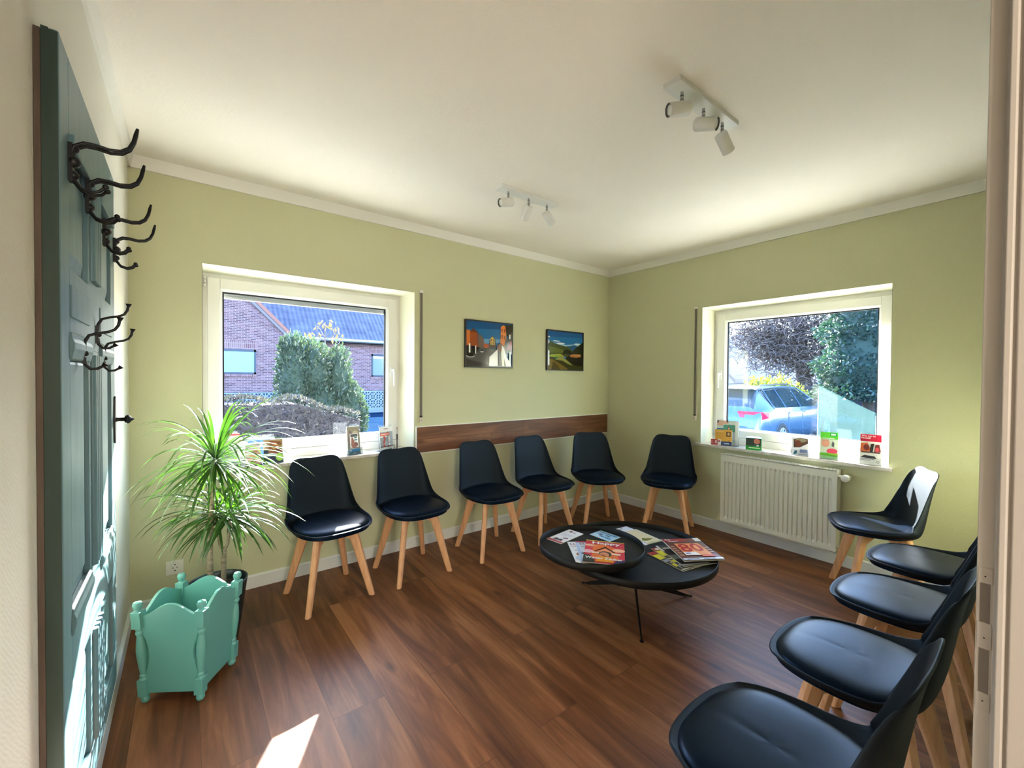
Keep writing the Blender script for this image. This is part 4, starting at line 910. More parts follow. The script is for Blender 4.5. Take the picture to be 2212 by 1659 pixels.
leaf_holder(-3.395, -0.004, SA, 2, 0.085, 0.150, 'clear holder just right of the plant leaves on the left sill', (238, 200, 192), [('r', 0, .1, 1, .5, (232, 170, 160)), ('r', 0, .7, 1, 1, (246, 230, 226)), ('r', .2, .56, .8, .6, (200, 120, 110))],
            'pink leaflet behind the plant leaves on the left sill', tilt=0.15)
leaf_holder(-3.492, 0.052, SA, 4, 0.100, 0.185, 'clear holder at the left end of the left window sill', (206, 202, 198), [('r', 0, .9, 1, 1, (244, 240, 238)), ('r', .82, .84, .92, .9, (150, 30, 40)), ('r', .1, .3, .9, .34, (180, 176, 172)), ('r', .1, .4, .9, .43, (180, 176, 172)), ('r', .1, .5, .7, .53, (180, 176, 172))],
            'light grey leaflet with a small red square, left end of the left sill', tilt=0.12)
leaf_holder(-3.508, 0.120, SA, 0, 0.105, 0.205, '', (230, 226, 236), [('r', 0, .93, 1, 1, (170, 50, 50)), ('r', .1, .8, .8, .9, (160, 190, 226))], 'leaflet with a red top edge behind the light grey one, left sill', tilt=0.05, holder=False)
leaf_holder(-3.335, 0.115, SA, 0, 0.155, 0.165, '', (44, 100, 176), [('r', 0, .9, 1, 1, (150, 196, 236)), ('r', .3, .3, .42, .8, (226, 236, 246)), ('r', .86, 0, 1, .95, (220, 230, 240))], 'blue card standing against the left window pane', tilt=0.12, holder=False, name='card')
# right window (faces -x: turn by -90 and a little towards the door)
leaf_holder(0.035, -1.300, SB, -78, 0.175, 0.232, 'large clear stepped holder at the left end of the right sill', (206, 216, 212),
            [('p', [(0, .78), (.0, 1), (.52, 1), (.52, .78)], (214, 170, 150)), ('p', [(.02, .86), (.1, .99), (.4, 1), (.52, .9), (.52, 1), (0, 1)], (60, 44, 44)), ('r', .28, .80, .52, .86, (240, 240, 240)), ('r', 0, .58, .3, .68, (20, 120, 160)), ('r', .3, .55, .84, .84, (70, 140, 120)),
             ('p', [(.42, .55), (.5, .66), (.54, .78), (.62, .66), (.7, .55)], (110, 40, 34)), ('e', .56, .68, .04, .05, SK), ('r', .84, 0, 1, 1, (220, 226, 224))], 'grey leaflets with a face and a green board, right sill', tilt=0.1)
yc = leaf_holder(-0.012, -1.288, SB, -78, 0.138, 0.150, '', (226, 170, 50), [('r', 0, 0, 1, .26, (24, 52, 110)), ('r', .55, .1, .85, .16, (200, 210, 230)), ('r', .66, .58, .92, .88, (84, 40, 24)), ('e', .8, .74, .07, .1, (220, 180, 110)), ('r', .06, .86, .5, .9, (240, 200, 110)), ('r', .06, .74, .55, .77, (190, 140, 40)), ('r', .06, .6, .55, .63, (190, 140, 40)), ('r', .06, .46, .55, .49, (190, 140, 40)), ('r', .8, .3, .9, .34, (160, 50, 30))],
                 'yellow card with a small portrait and a navy foot on the right sill', tilt=0.08, holder=False, name='card')
leaf_holder(-0.028, -1.232, SB, -78, 0.082, 0.055, '', (166, 20, 36), [('r', .68, 0, 1, 1, (232, 228, 230)), ('r', .42, .3, .6, .8, (226, 190, 190)), ('r', .74, .55, .9, .85, (150, 30, 40)), ('r', .06, .2, .14, .8, (220, 160, 160))], 'small dark red card in front of the yellow one', tilt=0.08, holder=False, name='card')
gb = empty('leaflet_box', (0.0, -1.535, SB), math.radians(-74), label='small green box with a photo of two people on the right sill', cat='leaflet box')
MB().prism([(-0.03, 0), (0.03, 0), (0.03, 0.105), (-0.018, 0.098)], 'x', -0.055, 0.055).build('box_body', cm((14, 112, 36), 0.35), gb)
sheet('box_front', gb, (-0.055, -0.030, 0.0), (1, 0, 0), Vector((0, 0.012, 0.098)), 0.11, 0.0985, (16, 120, 40), [('r', 0, .35, 1, 1, (40, 60, 46)), ('e', .72, .74, .2, .24, (190, 120, 100)), ('p', [(.5, .35), (.56, .56), (.9, .5), (1, .35)], (60, 70, 84)), ('e', .78, .38, .08, .06, (240, 240, 236)), ('r', 0, 0, 1, .35, (20, 150, 50)), ('r', .2, .16, .95, .22, (220, 240, 220))])
leaf_holder(-0.004, -1.868, SB, -76, 0.105, 0.205, 'clear holder in the middle of the right sill, its top half empty', (228, 232, 240),
            [('p', [(.12, .42), (.1, .9), (.5, 1), (.95, .95), (.98, .7), (.5, .45)], (84, 60, 50)), ('e', .55, .86, .34, .12, (150, 140, 116)), ('e', .38, .66, .2, .2, (110, 60, 44)), ('p', [(.1, .05), (.2, .26), (.34, .26), (.3, .06)], (20, 96, 120)), ('r', .5, .16, .95, .34, (130, 140, 190)), ('r', .4, .04, .9, .08, (150, 140, 180)), ('p', [(.55, .4), (.9, .5), (.95, .36)], WH)],
            'leaflet with a brown photo low in the clear holder on the right sill', lh=0.135, tilt=0.2)
leaf_holder(-0.004, -2.052, SB, -78, 0.105, 0.215, 'clear holder with the green leaflet on the right sill', (214, 226, 206),
            [('r', 0, .74, 1, 1, (96, 206, 60)), ('r', .55, .86, .92, .98, (10, 150, 84)), ('r', .6, .89, .86, .95, (220, 250, 230)), ('r', 0, .76, .8, .78, (240, 250, 236)), ('e', .3, .58, .24, .14, SK), ('r', .08, .66, .5, .72, (200, 150, 130)), ('p', [(.64, .5), (.7, .68), (.8, .6), (.78, .44)], (96, 96, 100)), ('e', .68, .30, .30, .10, (240, 80, 110)), ('r', 0, .12, 1, .22, (120, 216, 60)), ('p', [(.3, .22), (1, .22), (1, .14)], (190, 230, 70)), ('r', .1, .02, 1, .1, (160, 230, 150))],
            'green and white leaflet with a portrait and a pink shape on the right sill', tilt=0.2)
leaf_holder(-0.002, -2.290, SB, -82, 0.112, 0.225, 'clear holder at the right end of the right sill', (240, 238, 234),
            [('r', 0, .76, 1, 1, (206, 26, 64)), ('t', 'Was tun im', .06, .92, .072, (255, 236, 240), .66), ('t', 'Notfall?', .05, .85, .072, (255, 236, 240), .45), ('p', [(.0, .42), (.04, .70), (.35, .72), (.5, .5), (.4, .40)], (220, 110, 60)), ('e', .3, .56, .14, .1, (120, 40, 40)), ('p', [(.45, .40), (.5, .68), (.66, .70), (.6, .42)], (40, 36, 40)), ('p', [(.66, .38), (.72, .66), (.9, .68), (.98, .44)], (130, 50, 50)), ('e', .8, .5, .1, .08, (220, 80, 90)), ('r', .05, .38, .95, .42, (90, 70, 66)),
             ('p', [(.02, .22), (.2, .30), (.7, .28), (.8, .2), (.6, .2)], (50, 50, 60)), ('r', .02, .17, .7, .19, (120, 120, 124)), ('r', .02, .13, .5, .15, (160, 160, 160)), ('e', .85, .1, .08, .035, (120, 120, 120)), ('e', .85, .1, .06, .022, (240, 238, 234))],
            'white leaflet with a red title block, right end of the right sill', tilt=0.08)

# ================================================================ outside: ground
GZ = -0.30
def ground_fn(n, b):
    v = coords(n); t = noise(n, v, 1.2, 6, 0.7); c = ramp(n, t.outputs[0], [(0.35, (0.005, 0.015, 0.035)), (0.7, (0.010, 0.024, 0.05))]); n.links.new(c, b.inputs['Base Color'])
box('ground', (-30, TH+0.01, GZ-0.2), (70, 70, GZ), mat('asphalt', rough=1.0, spec=0.0, fn=ground_fn), kind='structure')
box('ground_side', (TH+0.01, -30, GZ-0.2), (70, TH+0.01, GZ), mat('asphalt'), kind='structure')
box('bounce_slab_back', (-6, TH+0.01, GZ), (2.0, 3.1, GZ+0.02), mat('pale_bounce_slab', (0.55, 0.53, 0.48), 0.8), kind='structure')  # unseen pale slab added to bounce sunlight in through the windows
box('bounce_slab_side', (TH+0.011, -5, GZ+0.001), (3.6, TH, GZ+0.021), mat('pale_bounce_slab'), kind='structure')  # same added bounce slab outside the right wall
lawn = box('lawn', (-30, 16.3, GZ), (30, 21.9, GZ+0.03), mat('pale_grass', (0.16, 0.19, 0.10), 0.9), kind='structure')
# hidden-from-view end walls keep the room shut
box('roof_slab', (-L-0.4, YF-2.8, HC+0.2), (TH+0.1, TH+0.1, HC+0.35), mat('roof_felt', (0.1, 0.1, 0.1), 0.9), kind='structure')

# brick house across the street
def brick_fn(n, b):
    tc = N(n, 'ShaderNodeTexCoord'); mp = N(n, 'ShaderNodeMapping'); mp.inputs['Rotation'].default_value = (PI/2, 0, 0); n.links.new(tc.outputs['Object'], mp.inputs['Vector'])
    br = N(n, 'ShaderNodeTexBrick'); br.inputs['Scale'].default_value = 1.0; br.inputs['Brick Width'].default_value = 0.25; br.inputs['Row Height'].default_value = 0.0833
    br.inputs['Mortar Size'].default_value = 0.010; br.inputs['Bias'].default_value = -0.1
    br.inputs['Color1'].default_value = (0.11, 0.045, 0.06, 1); br.inputs['Color2'].default_value = (0.27, 0.135, 0.165, 1); br.inputs['Mortar'].default_value = (0.36, 0.29, 0.37, 1)
    n.links.new(mp.outputs[0], br.inputs['Vector']); n.links.new(br.outputs[0], b.inputs['Base Color'])
m_brick = mat('red_brick', rough=0.85, fn=brick_fn)
def brick_v(n, b):
    tc = N(n, 'ShaderNodeTexCoord'); mp = N(n, 'ShaderNodeMapping'); mp.inputs['Rotation'].default_value = (PI/2, 0, 0); n.links.new(tc.outputs['Object'], mp.inputs['Vector'])
    br = N(n, 'ShaderNodeTexBrick'); br.inputs['Scale'].default_value = 1.0; br.inputs['Brick Width'].default_value = 0.0833; br.inputs['Row Height'].default_value = 0.25; br.offset = 0
    br.inputs['Mortar Size'].default_value = 0.010
    br.inputs['Color1'].default_value = (0.16, 0.06, 0.07, 1); br.inputs['Color2'].default_value = (0.28, 0.15, 0.165, 1); br.inputs['Mortar'].default_value = (0.34, 0.28, 0.36, 1)
    n.links.new(mp.outputs[0], br.inputs['Vector']); n.links.new(br.outputs[0], b.inputs['Base Color'])
m_brickv = mat('soldier_brick', rough=0.85, fn=brick_v)
def roof_fn(n, b):
    tc = N(n, 'ShaderNodeTexCoord'); mp = N(n, 'ShaderNodeMapping'); n.links.new(tc.outputs['UV'], mp.inputs['Vector'])
    v = coords(n); w1 = N(n, 'ShaderNodeTexWave'); w1.bands_direction = 'X'; w1.inputs['Scale'].default_value = 1.35; w1.inputs['Distortion'].default_value = 0.3; n.links.new(v, w1.inputs['Vector'])
    w2 = N(n, 'ShaderNodeTexWave'); w2.bands_direction = 'Z'; w2.wave_profile = 'SAW'; w2.inputs['Scale'].default_value = 1.3; n.links.new(v, w2.inputs['Vector'])
    h = mixc(n, 0.5, w1.outputs[0], w2.outputs[0]); no = noise(n, v, 2.0, 4); c = mixc(n, h, (0.022, 0.024, 0.055), (0.06, 0.066, 0.13)); c = mixc(n, 0.35, c, ramp(n, no.outputs[0], [(0.3, (0.05, 0.05, 0.10)), (0.7, (0.22, 0.24, 0.34))]))
    n.links.new(c, b.inputs['Base Color']); bump(n, b, h, 0.8, 0.06)
m_roof = mat('blue_black_roof_tiles', rough=0.6, fn=roof_fn)
HY = 22.0
hs_ = empty('brick_house', (0, HY, GZ), label='red brick house with a dark tiled roof across the street, seen through the left window', cat='house')
def hl(x, y, z): return (x, y-HY, z-GZ)
def in_(z): return z-GZ
w_ = MB()
w_.prism([(-7.9, 0), (0.75, 0), (0.75, in_(3.40)), (-3.575, in_(7.72)), (-7.9, in_(3.40))], 'y', 0, 0.3)
w_.box((0.75, 0.0, 0), (14, 0.3, in_(3.42)))
w_.build('brick_wall', m_brick, hs_)
rf = MB(); rp = [(0.95, -0.45, in_(3.30)), (14.3, -0.45, in_(3.30)), (14.3, 2.6, in_(6.35)), (-2.6, 2.6, in_(6.35)), (-2.6, 0.35, in_(4.10)), (0.42, 0.35, in_(4.10))]
rf.add(rp+[(x_, y_, z_-0.12) for x_, y_, z_ in rp], [(0, 1, 2, 3, 4, 5), (11, 10, 9, 8, 7, 6)]+[(k, k+6, (k+1) % 6+6, (k+1) % 6) for k in range(6)])
rf.add([(14.3, 2.6, in_(6.35)), (-2.6, 2.6, in_(6.35)), (-2.6, 5.7, in_(3.3)), (14.3, 5.7, in_(3.3))], [(0, 1, 2, 3)])
rf.build('main_roof', m_roof, hs_)
vg = MB()
for sx in (1,):
    vg.prism([(0.98, in_(3.10)), (1.02, in_(3.30)), (-3.575, in_(7.95)), (-3.575, in_(7.72))], 'y', -0.22, 0.06)
vg.build('verge_tiles', mat('terracotta', (0.34, 0.14, 0.12), 0.7), hs_)
MB().prism([(0.80, in_(3.10)), (0.95, in_(3.12)), (-3.575, in_(7.72)), (-3.575, in_(7.50))], 'y', -0.16, -0.02).build('verge_board', mat('grey_fascia', (0.23, 0.20, 0.24), 0.7), hs_)
MB().tube([(0.95, -0.50, in_(3.36)), (14.2, -0.50, in_(3.34))], 0.075, 10).box((0.95, -0.45, in_(3.18)), (14.2, 0.0, in_(3.24))).build('gutter', mat('zinc', (0.5, 0.55, 0.62), 0.4), hs_)
def hwin(x0, x1, z0, z1, paneM, name):
    f = MB(); t = 0.09
    f.box((x0, -0.03, in_(z0)), (x0+t, 0.0, in_(z1))).box((x1-t, -0.03, in_(z0)), (x1, 0.0, in_(z1))).box((x0, -0.03, in_(z1)-t*1.3), (x1, 0.0, in_(z1))).box((x0, -0.03, in_(z0)), (x1, 0.0, in_(z0)+t))
    fo = f.build('window', mat('dark_blue_window_frame', (0.02, 0.035, 0.07), 0.5), hs_)
    MB().box((x0+t, -0.012, in_(z0)+t), (x1-t, -0.006, in_(z1)-t*1.3)).build(name, paneM, fo)
    MB().box((x0-0.1, -0.006, in_(z1)+0.02), (x1+0.1, 0.0, in_(z1)+0.42)).build('brick_lintel', m_brickv, hs_)
    MB().box((x0-0.05, -0.07, in_(z0)-0.12), (x1+0.05, 0.0, in_(z0)-0.01)).build('window_ledge', m_brickv, hs_)
hwin(-3.4, -0.88, 1.40, 2.64, mat('pale_roller_blind', (0.26, 0.44, 0.49), 0.5), 'closed_shutter')
hwin(5.03, 6.6, 1.32, 2.66, mat('house_window_glass', (0.16, 0.20, 0.20), 0.08, spec=0.8), 'pane')
MB().box((5.14, -0.02, in_(2.40)), (6.5, -0.012, in_(2.54))).build('window_blind', mat('white_blind', (0.7, 0.78, 0.85), 0.6), hs_)

# breeze block fence
fb = MB(); FY = 16.0; bs = 0.25
for r in range(3):
    for c_ in range(58):
        x0 = -5.0+c_*bs; z0 = in_(-0.10)+r*bs
        for (cx_, cz_, a0) in ((0, 0, 0), (bs, 0, PI/2), (bs, bs, PI), (0, bs, 1.5*PI)):
            pts = [(x0+cx_+0.125*math.cos(a0+PI/2*k/3), -0.04, z0+cz_+0.125*math.sin(a0+PI/2*k/3)) for k in range(4)]
            fb.tube(pts, 0.022, 4, 0, False)
for r in range(4): fb.box((-5, -0.06, in_(-0.10)+r*bs-0.012), (9.5, 0.0, in_(-0.10)+r*bs+0.012))
for c_ in range(0, 59): fb.box((-5+c_*bs-0.010, -0.06, in_(-0.10)), (-5+c_*bs+0.010, 0.0, in_(-0.10)+3*bs))
fe = empty('breeze_block_fence', (0, FY, GZ), label='pale patterned concrete block fence in front of the brick house', cat='fence')
fb.build('lattice_blocks', mat('pale_concrete', (0.32, 0.40, 0.52), 0.7), fe)
MB().box((-5, 0.0, 0.0), (9.5, 0.12, in_(0.68))).build('dark_backing', mat('dark_backdrop', (0.05, 0.06, 0.11), 0.9), fe)  # plain dark sheet behind the lattice
MB().box((-5, -0.10, 0.0), (9.5, 0.14, in_(-0.11))).build('plinth', mat('blue_grey_plinth', (0.22, 0.26, 0.38), 0.8), fe)

# foliage clouds of small blades
def foliage(n, sampler, size, seed, up=0.5, aspect=0.25, droop=0.0):
    random.seed(seed); mb = MB()
    for i in range(n):
        p, nrm = sampler(); p = Vector(p); nrm = Vector(nrm)
        d = (nrm*0.8+Vector((random.gauss(0, .5), random.gauss(0, .5), random.gauss(0, .5)+up))).normalized()
        s = d.cross(Vector((random.gauss(0, 1), random.gauss(0, 1), random.gauss(0, 1)))).normalized(); l = size*random.uniform(0.5, 1.3); w = l*aspect
        mb.add([p-s*w*0.5, p+s*w*0.5, p+d*l*0.6+s*w*0.7, p+d*l, p+d*l*0.6-s*w*0.7], [(0, 1, 2, 3, 4)], 0, False)
    return mb
def blob_sampler(blobs, zmin, jit=0.16):
    wts = [b[3]*b[5] for b in blobs]
    def f():
        b = random.choices(blobs, wts)[0]
        cx_, cy_, cz_, rx, ry, rz = b
        th = random.uniform(0, 2*PI); ph = math.acos(random.uniform(-1, 1)); n_ = Vector((math.sin(ph)*math.cos(th), math.sin(ph)*math.sin(th), math.cos(ph)))
        k = random.uniform(1-jit*2, 1.02)+0.09*math.sin(th*5+cz_)*math.sin(ph*6)
        p = Vector((cx_+rx*n_.x*k, cy_+ry*n_.y*k, cz_+rz*n_.z*k))
        if p.z < zmin: p.z = zmin+random.uniform(0, .1)
        return p, n_
    return f
def core(blobs, k=0.82):
    mb = MB()
    for cx_, cy_, cz_, rx, ry, rz in blobs: mb.sphere((cx_, cy_, cz_), 1.0, 0, 16, None, (rx*k, ry*k, rz*k))
    return mb
# conifer bush outside the left window
cb = empty('conifer_bush', (-1.6, 6.0, GZ), label='big grey green conifer bush with sunlit edges outside the left window', cat='bush')
blobs = [(-0.46, 0, 1.45, 0.33, 0.38, 0.98), (-0.55, 0, 2.05, 0.19, 0.2, 0.36), (-0.12, 0.05, 1.50, 0.38, 0.40, 0.86), (0.36, 0, 1.35, 0.27, 0.36, 0.96), (0.50, 0, 0.85, 0.38, 0.42, 0.75), (0.0, 0, 0.95, 0.60, 0.45, 0.68), (0.80, 0, 0.78, 0.15, 0.2, 0.45)]
foliage(17000, blob_sampler(blobs, 0.15, 0.10), 0.070, 21, 0.7, 0.28).build('foliage', m_conifer, cb)
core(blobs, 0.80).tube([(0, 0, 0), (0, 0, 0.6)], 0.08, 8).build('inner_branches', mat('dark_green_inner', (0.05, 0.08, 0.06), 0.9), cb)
# hedge
hg = empty('bare_hedge', (-2.6, 3.7, GZ), label='dark bare clipped hedge low outside the left window', cat='hedge')
def hedge_s():
    x = random.uniform(-2.2, 0.95); top = 1.30-0.28*max(0, (x-0.1)/0.9) + 0.03*math.sin(x*9); f_ = random.random()
    if f_ < 0.3: return (x, random.uniform(-0.4, 0.4), top), (0, 0, 1)
    return (x, -0.4+random.uniform(-0.03, 0.12), random.uniform(0.0, top)), (0, -1, 0)
foliage(15000, hedge_s, 0.055, 31, 0.25, 0.20).build('twigs', m_hedge, hg)
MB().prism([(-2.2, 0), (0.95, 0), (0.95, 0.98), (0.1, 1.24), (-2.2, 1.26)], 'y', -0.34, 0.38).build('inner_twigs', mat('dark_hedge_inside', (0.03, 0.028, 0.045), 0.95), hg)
# sapling with dry leaves
sp_ = empty('leafy_sapling', (-0.96, 8.2, GZ+0.13), label='thin sapling with pale dry leaves above the conifer bush', cat='sapling')
tb_ = MB(); lf = MB(); random.seed(4)
tb_.tube([(0, 0, 0), (0.02, 0, 1.6), (0.0, 0, 2.45), (-0.01, 0, 2.75)], [0.03, 0.022, 0.014, 0.008], 6)
for k, (a, l_, z_) in enumerate(((0.35, .42, 2.45), (0.8, .5, 2.5), (2.2, .40, 2.5), (2.75, .45, 2.42), (1.2, .36, 2.62), (1.9, .25, 2.68))):
    e = Vector((math.cos(a)*l_, 0.1*math.sin(k*3), z_+math.sin(a)*l_*0.8)); s0 = Vector((0, 0, z_-0.05)); mid = (s0+e)/2+Vector((0, 0, .06)); tb_.tube([s0, mid, e], [0.010, 0.008, 0.005], 5)
    for q in range(9):
        t = random.uniform(.35, 1.05); p = s0.lerp(e, t)+Vector((random.gauss(0, .05), random.gauss(0, .05), random.gauss(0, .05)))
        s_ = Vector((random.gauss(0, 1), random.gauss(0, 1), random.gauss(0, .4))).normalized(); d_ = Vector((random.gauss(0, .6), random.gauss(0, .6), -1)).normalized()
        lf.add([p, p+d_*.06+s_*.03, p+d_*.13, p+d_*.06-s_*.03], [(0, 1, 2, 3)], 0)
tb_.build('branches', m_twig, sp_); lf.build('leaves', m_red, sp_)

# ---------------------------------------------------------------- car
car = empty('parked_estate_car', (5.95, 1.68, GZ), label='pale blue estate car parked outside the right window, seen from behind', cat='car')
m_car = mat('pale_blue_car_paint', (0.10, 0.20, 0.36), 0.22, 0.25, coat=0.6); m_cglass = mat('car_window_glass', (0.02, 0.035, 0.05), 0.05, spec=0.8)
#   u, half width, underside, belt, roof, roof half width
ST = [(0.00, .78, .34, .60, .62, .66), (0.02, .85, .30, .74, .76, .70), (0.06, .89, .24, .93, .95, .70), (0.14, .91, .22, 1.00, 1.03, .68), (0.55, .93, .20, 1.00, 1.42, .57), (0.72, .935, .20, 1.00, 1.455, .575),
      (1.30, .94, .20, .99, 1.475, .585), (2.00, .94, .20, .98, 1.475, .59), (2.70, .94, .20, .97, 1.44, .58), (3.00, .935, .20, .97, 1.37, .575), (3.72, .93, .20, .98, 1.03, .66), (4.30, .91, .20, .88, .92, .62), (4.72, .84, .22, .72, .76, .55), (4.88, .70, .30, .56, .58, .50)]
vs = []
for u, hw_, zb, zbelt, zr, rw in ST:
    half = [(hw_*0.86, zb), (hw_*0.97, zb+0.10), (hw_, zb+0.32 if zb < .3 else zb+.12), (hw_*0.99, zbelt-0.12), (hw_*0.955, zbelt), (rw, zr-0.045), (rw*0.82, zr-0.008)]
    ring = [(u, y, z) for y, z in half]+[(u, 0, zr)]+[(u, -y, z) for y, z in half[::-1]]
    vs += ring
nr = 15; fb_ = MB(); body = []; glass = []
for i in range(len(ST)-1):
    for j in range(nr-1):
        f = (i*nr+j, i*nr+j+1, (i+1)*nr+j+1, (i+1)*nr+j)
        rear = ST[i][0] == 0.14; wind = ST[i][0] == 3.00; sidew = 0.55 <= ST[i][0] < 3.7
        g = (rear and j in (5, 6, 7, 8)) or (wind and j in (5, 6, 7, 8)) or (sidew and j in (4, 9))
        (glass if g else body).append(f)
cb_ = MB(); cb_.add(vs, body, 0, True); cb_.add(vs[:nr], [tuple(range(nr))], 0); cb_.add(vs[-nr:], [tuple(range(nr))[::-1]], 0)
bo = cb_.build('body', m_car, car)
MB().add(vs, glass, 0, True).build('windows', m_cglass, car)
pil = MB()
for sgn in (-1, 1):
    for u0, u1, uu, w_p in ((0.62, 0.70, 0.62, 0.05), (1.28, 1.34, 1.30, 0.05), (2.18, 2.26, 2.2, 0.05)):
        pil.add([(u0-0.02, sgn*0.902, 0.985), (u0+w_p, sgn*0.902, 0.985), (u1+w_p, sgn*0.596, 1.435), (u1, sgn*0.596, 1.435)], [(0, 1, 2, 3)])
    pil.tube([(0.60, sgn*0.60, 1.43), (1.3, sgn*0.61, 1.455), (2.0, sgn*0.615, 1.455), (2.7, sgn*0.605, 1.42), (3.0, sgn*0.60, 1.35), (3.72, sgn*0.80, 1.0)], 0.022, 6)
pil.build('pillars', m_car, car)
rr = MB()
for sgn in (-1, 1): rr.tube([(0.75, sgn*0.52, 1.46), (0.85, sgn*0.52, 1.50), (2.4, sgn*0.53, 1.52), (2.55, sgn*0.53, 1.48)], 0.015, 6)
rr.build('roof_rails', mat('dark_rail', (0.03, 0.03, 0.035), 0.4), car)
MB().prism([(0.33, 1.425), (0.42, 1.445), (0.72, 1.462), (0.72, 1.43), (0.50, 1.40)], 'y', -0.56, 0.56).build('roof_spoiler', cm((236, 240, 244), 0.3), car)
tl = MB()
for sgn in (-1, 1):
    tl.add([(-0.0+0.035, sgn*0.40, 0.93), (0.035, sgn*0.38, 0.90), (0.02, sgn*0.44, 0.80), (0.06, sgn*0.875, 0.76), (0.06, sgn*0.895, 0.93)], [(0, 1, 2, 3, 4)])
    tl.add([(0.055, sgn*0.893, 0.93), (0.055, sgn*0.88, 0.76), (0.26, sgn*0.938, 0.80), (0.30, sgn*0.935, 0.92)], [(0, 1, 2, 3)])
tlo = tl.build('tail_lights', mat('red_tail_light', (0.75, 0.02, 0.07), 0.2), car)
def wheel(u, sy):
    M = Matrix.Translation((u, sy*0.955, 0.33)) @ Matrix.Rotation(-PI/2*sy, 4, 'X')
    t = MB().lathe([(0.21, -0.2), (0.31, -0.2), (0.33, -0.17), (0.33, -0.03), (0.31, 0.0), (0.225, 0.004), (0.215, -0.01)], 36, 0, M).build('wheel', mat('tyre_rubber', (0.02, 0.025, 0.035), 0.8), car)
    r = MB().lathe([(0.222, -0.004), (0.215, 0.004), (0.205, -0.012)], 36, 0, M)
    for k in range(10):
        a = 2*PI*k/10; Mk = M @ Matrix.Rotation(a, 4, 'Z'); r.box((0.03, -0.013, -0.02), (0.21, 0.013, -0.004), 0, Mk)
    r.lathe([(0.001, 0.0), (0.05, -0.002), (0.06, -0.02)], 16, 0, M); r.build('alloy_rim', mat('alloy', (0.6, 0.63, 0.68), 0.3, 0.6), t)
    MB().lathe([(0.20, -0.06), (0.001, -0.06)], 24, 0, M).build('brake_disc', m_dark, t)
    MB().lathe([(0.37, 0.0), (0.35, -0.012), (0.30, -0.03)], 36, 0, Matrix.Translation((u, sy*0.938, 0.335)) @ Matrix.Rotation(-PI/2*sy, 4, 'X')).build('wheel_arch', m_dark, car)
for u in (0.98, 3.90):
    for sy in (-1, 1): wheel(u, sy)
mr = MB()
for sgn in (-1, 1): mr.sphere((3.20, sgn*1.04, 1.05), 0.1, 0, 12, None, (0.8, 1.15, 0.75)).box((3.2, sgn*0.90, 1.0), (3.26, sgn*1.0, 1.03))
mr.build('wing_mirrors', m_car, car)
hd_ = MB()
for sgn in (-1, 1):
    for u in (1.42, 2.35): hd_.box((u, sgn*0.945, 0.845), (u+0.18, sgn*0.965, 0.872))
hd_.build('door_handles', cm((226, 236, 244), 0.3), car)
ln = MB()
for sgn in (-1, 1):
    for u in (1.36, 2.22, 3.30): ln.box((u, sgn*0.936, 0.35), (u+0.012, sgn*0.9425, 0.96))
ln.build('door_gaps', cm((70, 100, 150), 0.6), car)
sheet('licence_plate', car, (0.008, 0.27, 0.56), (0, -1, 0), (0, 0, 1), 0.52, 0.11, (236, 240, 244), [('t', '7782', .45, .22, .80, (60, 70, 110), .48), ('r', 0, 0, .07, 1, (60, 90, 180))])
sheet('sticker', car, (0.012, -0.43, 0.56), (0, -1, 0), (0, 0, 1), 0.10, 0.12, (200, 206, 230), [('p', [(.1, .2), (.4, .9), (.6, .5), (.9, .7), (.7, .1)], (60, 60, 130)), ('r', .5, .1, .6, .8, (210, 120, 140))])
sheet('round_sticker', car, (0.012, -0.60, 0.57), (0, -1, 0), (0, 0, 1), 0.09, 0.09, (176, 206, 236), [('e', .5, .5, .48, .48, (226, 190, 210)), ('e', .5, .5, .3, .3, (236, 216, 226))])

# ---------------------------------------------------------------- trees and shrubs behind the car
bt = empty('bare_tree', (16.5, 3.40, GZ), label='bare tree with dense tangled twigs behind the car', cat='tree')
random.seed(12); tr = MB(); tw_ = MB()
tr.tube([(0, 0, 0), (0.05, 0.02, 1.2), (-0.05, 0.1, 2.4), (0.1, 0.25, 3.6), (0, 0.4, 5.0)], [0.26, 0.22, 0.19, 0.14, 0.07], 10)
tips = []
for k in range(16):
    z = random.uniform(1.3, 4.2); a = random.uniform(0, 2*PI); l_ = random.uniform(1.0, 2.3)
    s0 = Vector((0, 0.08*z-0.05, z)); e = s0+Vector((math.cos(a)*l_*0.5, math.sin(a)*l_, random.uniform(0.2, 1.1))); mid = (s0+e)/2+Vector((0, 0, random.uniform(-.1, .3)))
    tr.tube([s0, mid, e], [0.07, 0.045, 0.02], 6); tips += [s0.lerp(e, t) for t in (.4, .6, .8, 1)]+[mid]
for k in range(5200):
    p = random.choice(tips)+Vector((random.gauss(0, .32), random.gauss(0, .42), random.gauss(0, .38)))
    d = Vector((random.gauss(0, 1), random.gauss(0, 1), random.gauss(0.1, .9))).normalized(); pts = [p]; l_ = random.uniform(.10, .20)
    for q in range(3): p = p+d*l_; pts.append(p); d = (d+Vector((random.gauss(0, .45), random.gauss(0, .45), random.gauss(-.1, .45)))).normalized()
    tw_.tube(pts, [0.015, 0.013, 0.010, 0.006], 3, 0, False)
bt.scale = (1.23, 1.23, 1.23); tr.build('trunk', m_bark, bt); tw_.build('twigs', m_twig, bt)
ft = empty('dark_fir_tree', (12.7, 0.48, GZ), label='dark blue green evergreen tree at the right of the right window', cat='tree')
MB().tube([(0, 0, 0), (0, 0, 3.0), (0, 0, 6)], [0.14, 0.12, 0.03], 8).build('trunk', m_bark, ft)
